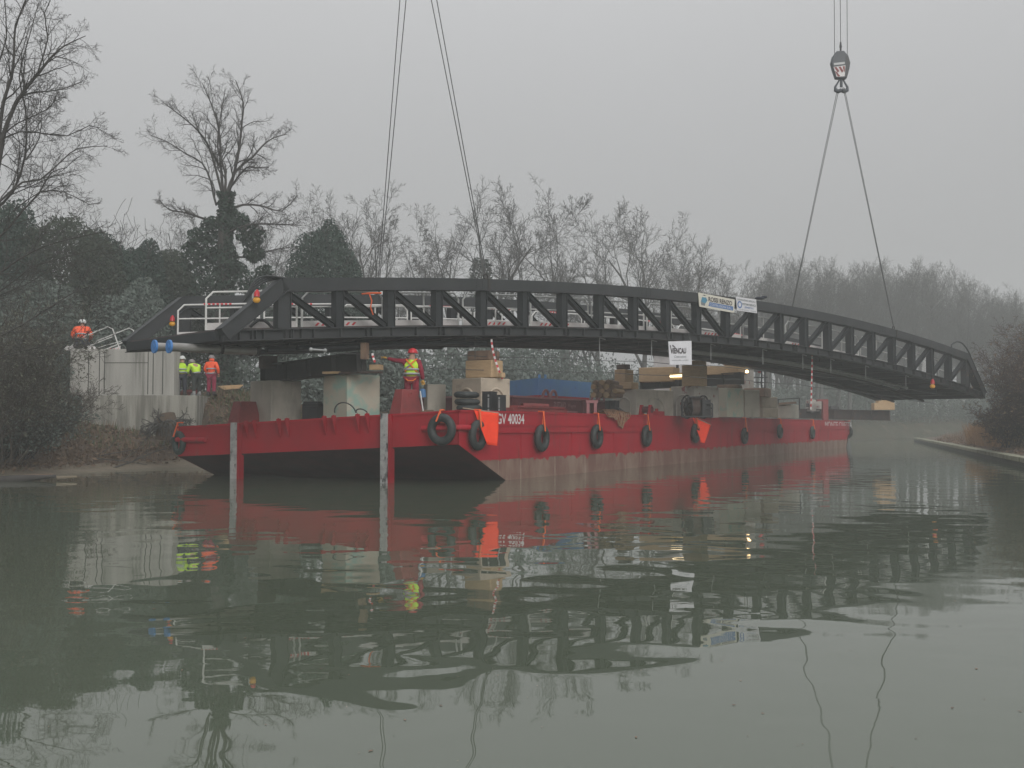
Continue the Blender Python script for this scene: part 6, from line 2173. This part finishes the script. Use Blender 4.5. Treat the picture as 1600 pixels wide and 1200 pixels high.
for pts, dy, r_ in (([(0, 225), (25, 160), (62, 112), (80, 90), (100, 72), (134, 56)], 0.5, 0.085), ([(-2, 215), (5, 160), (18, 120), (22, 82), (24, 40), (42, -5), (50, -60)], -1.0, 0.075), ([(25, 160), (38, 148), (60, 144), (95, 140), (128, 128)], 1.5, 0.045), ([(8, 208), (28, 192), (75, 170), (88, 150)], -1.2, 0.035),
                     ([(2, 218), (30, 206), (60, 207), (105, 212), (140, 196), (160, 205)], 1.0, 0.035), ([(-30, 340), (5, 310), (35, 285), (64, 280), (98, 250), (122, 232), (168, 228)], 0.8, 0.05), ([(-40, 370), (-10, 330), (20, 300), (40, 240), (40, 170), (30, 120), (45, 60), (60, 5)], 1.4, 0.06),
                     ([(-60, 420), (0, 370), (35, 330), (62, 300), (80, 270), (105, 262)], -1.0, 0.05), ([(-85, 470), (-20, 440), (30, 405), (70, 385), (115, 372), (165, 362)], -1.5, 0.045), ([(-90, 480), (0, 455), (45, 420), (100, 402), (160, 388)], 0.5, 0.04), ([(-110, 560), (0, 525), (60, 492), (110, 460), (138, 448)], -0.8, 0.045),
                     ([(-100, 520), (-20, 470), (40, 445), (80, 420)], 0.8, 0.04), ([(60, 112), (75, 60), (70, 20), (95, -30)], 0.4, 0.04), ([(-60, 300), (-20, 200), (-10, 120), (10, 60), (5, -20)], -0.6, 0.07), ([(40, 250), (62, 215), (64, 170), (60, 130)], 0.5, 0.028), ([(-20, 280), (10, 240), (30, 260), (42, 190)], 0.8, 0.03),
                     ([(20, 330), (62, 300), (100, 300), (140, 320)], 0.3, 0.025), ([(-120, 600), (-10, 560), (50, 545), (120, 530), (165, 500)], -0.5, 0.03)):
    B.limb(L3(pts, dy), r_ * 0.8, 0.011, 1, 4, LP)
c = bpy.data.objects.new('trunk', B.trunk_mesh('trunk', M['bark'])); COL.objects.link(c); c.parent = lt
c = bpy.data.objects.new('crown', B.mesh('crown', M['bark'])); COL.objects.link(c); c.parent = lt


def shrub(name, label, px, Y, zg, stems, length, spread, seed, m_, minr=0.006, lean=(0, 0), maxl=3, leaf=None, nleaf=0, lsize=(0.03, 0.06), kids=(7, 5, 4), group=None, droop=0.0, leafr=None):
    p_ = P(px, 700, Y)
    o = thing(name, label, 'bush', (p_.x, p_.y, zg), group)
    B = Branches(seed, minr)
    prm = dict(TREE, segs=(8, 6, 5, 4), kids=kids, gnarl=(0.1, 0.16, 0.2, 0.22), up=(0.0 - droop, 0.02 - droop, 0.01, 0.0), ratio=(0.45, 0.5, 0.5), angle=((18, 45), (20, 55), (25, 60)))
    prm['from'] = (0.2, 0.15, 0.15)
    prm['rratio'] = 0.6
    r_ = np.random.default_rng(seed)
    for i in range(stems):
        a = r_.random() * 6.283
        t_ = spread * r_.random() ** 0.7
        d = np.array([math.cos(a) * t_ + lean[0], math.sin(a) * t_ + lean[1], 1.0])
        B.grow(np.array([r_.normal(0, 0.5), r_.normal(0, 0.5), -0.15]), d, length * r_.uniform(0.65, 1.1), 0.035, 0, maxl, prm)
    c = bpy.data.objects.new('stems', B.mesh('stems', M[m_])); COL.objects.link(c); c.parent = o
    if leaf:
        allp = np.concatenate(B.V)
        ctr = allp[r_.integers(0, len(allp), nleaf)] + r_.normal(0, leafr or 0.06, (nleaf, 3))
        ctr = ctr[ctr[:, 2] > 0]
        v, f = leaves_np(ctr, lsize, r_)
        c = bpy.data.objects.new('leaves', np_mesh('leaves', v, f, [M[leaf]])); COL.objects.link(c); c.parent = o
    return o


shrub('bank_bush', 'tangled bush with pale leaves at the water edge, far left', -12, 34.5, 0.6, 34, 4.7, 0.65, 41, 'twig_brown', 0.006, (0.25, 0), 3, 'leaf_pale', 9000, (0.03, 0.065), group='tangled bushes on the left bank')
shrub('bank_bush', 'tangled bush with dark ivy leaves left of the concrete wall', 20, 38.5, 1.2, 30, 3.4, 0.65, 42, 'twig_brown', 0.006, (0.1, 0), 3, 'leaf_under', 8000, (0.04, 0.08), group='tangled bushes on the left bank')
shrub('bank_bush', 'thin twiggy bush reaching over the concrete wall', 80, 40.5, 1.2, 8, 3.0, 0.9, 43, 'twig_brown', 0.006, (0.55, -0.1), 3, None, group='tangled bushes on the left bank', droop=0.02)
shrub('bank_bush', 'low dark bush overhanging the muddy beach, far left', 10, 36.0, 0.7, 30, 2.4, 1.1, 44, 'bark', 0.007, (0.2, -0.2), 3, 'leaf_under', 5000, (0.04, 0.08), group='tangled bushes on the left bank')
for (px, Y, ln, sd, lab, ln2) in ((1640, 54, 4.5, 51, 'dense reddish brown bush at the right end of the bridge', (-0.12, 0)), (1685, 50, 5.0, 52, 'taller dense reddish brown bush at the right edge', (-0.2, 0)), (1655, 62, 5.0, 53, 'dense reddish brown bush behind the right bridge end', (-0.12, 0)), (1710, 58, 6.0, 54, 'tallest reddish brown bush cut by the right edge', (-0.25, 0)), (1600, 57, 2.8, 55, 'lower brown bush under the right bridge end', (-0.2, -0.1))):
    p_ = P(px, 700, Y)
    shrub('brown_bush', lab, px, Y, right_z(p_.x, p_.y), 46, ln, 0.75, sd, 'twig_red', 0.007, ln2, 3, 'brush', 3500, (0.05, 0.10), kids=(9, 6, 4), group='reddish brown bushes on the right bank')

# dry grass tuft, leaf litter, brush on the banks
def scatter(name, pts, size, m_, seed, kind='stuff', upright=False):
    r_ = np.random.default_rng(seed)
    if upright:
        n = len(pts)
        a = r_.random(n) * 6.283
        h = size[0] + (size[1] - size[0]) * r_.random(n)
        w = 0.012 + 0.012 * r_.random(n)
        dx = np.stack([np.cos(a) * w, np.sin(a) * w, np.zeros(n)], -1)
        top = pts + np.stack([r_.normal(0, 0.25, n) * h, r_.normal(0, 0.25, n) * h, h], -1)
        v = np.stack([pts - dx, pts + dx, top + dx * 0.3, top - dx * 0.3], 1).reshape(-1, 3)
        f = np.arange(n * 4).reshape(n, 4)
    else:
        v, f = leaves_np(pts, size, r_, 0.4)
    o = link_mesh(name, np_mesh(name, v, f, [M[m_]]), None)
    if kind: tag(o, kind=kind)
    return o


def right_pts(n, t0, t1, q0, q1, seed, lift=0.03):
    r_ = np.random.default_rng(seed)
    tt, qq = r_.uniform(t0, t1, n), r_.uniform(q0, q1, n)
    x = K0.x + KD.x * tt + KN.x * qq
    y = K0.y + KD.y * tt + KN.y * qq
    z = np.interp(qq, [0.3, 0.6, 2.2, 5, 9, 30, 110], [0.30, 0.36, 0.55, 1.3, 2.3, 3.0, 3.0]) + 0.07 * vnoise(x, y) + lift + 0.05 * r_.random(n)
    return np.stack([x, y, z], -1)


scatter('leaf_litter', right_pts(9000, -12, 62, 0.62, 4.5, 61), (0.05, 0.11), 'litter', 62)
scatter('bank_grass', right_pts(6000, -12, 70, 1.2, 8, 63, 0.0), (0.15, 0.5), 'brush', 64, upright=True)
g = scatter('dry_grass', np.concatenate([right_pts(5200, 20, 34, 0.9, 3.4, 65, 0.0)]), (0.6, 1.5), 'dry_grass', 66, upright=True)


def left_pts(n, y0, y1, q0, q1, seed, lift=0.03, spread=0.08):
    r_ = np.random.default_rng(seed)
    a, b_ = int(np.argmax(SH[:, 1] > y0)), int(np.argmax(SH[:, 1] > y1))
    ii = r_.integers(a, b_, n)
    qq = r_.uniform(q0, q1, n)
    x = SH[ii, 0] + NRM[ii, 0] * qq + r_.normal(0, 0.3, n)
    y = SH[ii, 1] + NRM[ii, 1] * qq + r_.normal(0, 0.3, n)
    q = np.array([near_shore(p_, s_) for p_, s_ in zip(x, y)])
    keep = q > 0.8
    x, y, q = x[keep], y[keep], q[keep]
    z = left_h(x, y, q) + lift + spread * r_.random(len(x))
    return np.stack([x, y, z], -1)


scatter('brushwood', left_pts(20000, 30, 52, 1.0, 6.0, 71, 0.0, 0.16), (0.035, 0.13), 'brush', 72)
scatter('dead_stalks', left_pts(5000, 30, 52, 1.2, 6.0, 77, 0.0), (0.10, 0.45), 'brush', 78, upright=True)
scatter('weeds', left_pts(3500, 41, 52, 2.0, 5.5, 73, 0.0), (0.10, 0.32), 'green_grass', 74, upright=True)
scatter('bank_leaves', left_pts(7000, 22, 50, 1.0, 6.0, 75, 0.02, 0.10), (0.04, 0.10), 'litter', 76)

r_ = np.random.default_rng(81)
yy = 3.5 + 36 * r_.random(500) ** 1.4
xx = (r_.random(500) - 0.5) * yy * 1.05
ok = np.array([near_shore(a, b) < -1.0 and (Vector((a, b, 0)) - K0).dot(KN) < -0.3 for a, b in zip(xx, yy)]) & ~((sv := np.stack([(xx - B0.x) * V.x + (yy - B0.y) * V.y, (xx - B0.x) * U.x + (yy - B0.y) * U.y]))[1] > -0.5)
r2 = np.random.default_rng(82)
cc = np.stack([xx[ok], yy[ok], np.full(ok.sum(), 0.004)], -1)
a = r2.random(len(cc)) * 6.283
sz = 0.006 + 0.014 * r2.random(len(cc)) ** 2
d1_ = np.stack([np.cos(a), np.sin(a), 0 * a], -1) * sz[:, None]
d2_ = np.stack([-np.sin(a), np.cos(a), 0 * a], -1) * (sz * 0.5)[:, None]
v = np.stack([cc - d1_, cc - d2_, cc + d1_, cc + d2_], 1).reshape(-1, 3)
tag(link_mesh('floating_leaves', np_mesh('floating_leaves', v, np.arange(len(v)).reshape(-1, 4), [M['litter']]), None), kind='stuff')

# driftwood on the shore
k = MB(); k.tube([P(-30, 752, 31.6), P(30, 748, 32.0), P(88, 744, 32.4)], [0.13, 0.12, 0.045], 10)
k.build('driftwood_log', M['bark'], None, 'dark driftwood log lying in the shallows at the left edge', cat='log')
k = MB(); k.bar(P(20, 744, 32.6), P(82, 741.5, 32.9), 0.3, 0.06); k.build('plank', M['timber_old'], None, 'pale weathered plank on the shore above the driftwood log', cat='plank')
k = MB(); k.tube([P(88, 747, 32.3), P(120, 745, 32.6)], [0.07, 0.04], 8); k.build('driftwood_stub', M['sand'], None, 'short pale driftwood stub at the end of the dark log', cat='driftwood')
for i, (pts, r_, lab) in enumerate((([(115, 722), (150, 713), (190, 706), (225, 700)], 0.035, 'long bare fallen branch across the beach'), ([(165, 735), (205, 722), (240, 706), (262, 700)], 0.04, 'fallen branch slanting up to the port bow corner'), ([(150, 716), (190, 720), (230, 726)], 0.025, 'thin fallen branch touching the water'))):
    k = MB(); k.tube([P(x, y, 40.5 + 0.3 * j) for j, (x, y) in enumerate(pts)], [r_ * (1 - 0.2 * j) for j in range(len(pts))], 6)
    p1 = P(*pts[1], 40.8); k.tube([p1, p1 + Vector((0.5, 0.1, 0.35)), p1 + Vector((0.8, 0.1, 0.75))], [0.02, 0.015, 0.01], 5)
    k.build('fallen_branch', M['bark_grey'], None, lab, cat='branch', group='fallen branches on the beach')
B = Branches(91, 0.015)
pb_ = P(262, 668, 42.8)
for i in range(26):
    a = i * 2.4
    B.grow(np.array([0, 0, 0.2]), np.array([math.cos(a), math.sin(a) * 0.7 - 0.3, 0.25 * math.sin(i)]), 1.1, 0.075, 1, 3, dict(TREE, kids=(4, 4, 3), up=(0, -0.08, -0.08, -0.05)))
st_ = thing('tree_stump', 'uprooted mossy tree stump with tangled roots on the bank beside the bow', 'stump', (pb_.x, pb_.y, pb_.z))
c = bpy.data.objects.new('roots', B.mesh('roots', M['bark_grey'])); COL.objects.link(c); c.parent = st_
k = MB(); k.tube([(0, 0, -0.5), (0.02, 0, 0.1), (-0.1, 0.1, 0.5)], [0.5, 0.42, 0.36], 12)
me = bpy.data.meshes.new('stump'); me.from_pydata([tuple(q) for q in k.v], [], k.f)
link_mesh('stump', me, M['soil'], st_)

# ------------------------------------------------------------------ haze
hm = bpy.data.materials.new('haze')
hm.use_nodes = True
t = hm.node_tree
for n in list(t.nodes):
    t.nodes.remove(n)
o_ = t.nodes.new('ShaderNodeOutputMaterial')
pv = t.nodes.new('ShaderNodeVolumePrincipled')
pv.inputs['Color'].default_value = (0.945, 0.975, 0.965, 1)
pv.inputs['Density'].default_value = 0.0022
pv.inputs['Anisotropy'].default_value = 0.0
t.links.new(pv.outputs[0], o_.inputs['Volume'])
hm.cycles.homogeneous_volume = True
k = MB()
k.frame_box((-170, -45, -4), (400, 0, 0), (0, 330, 0), (0, 0, 38))
hz = k.build('haze', hm)
tag(hz, kind='stuff')
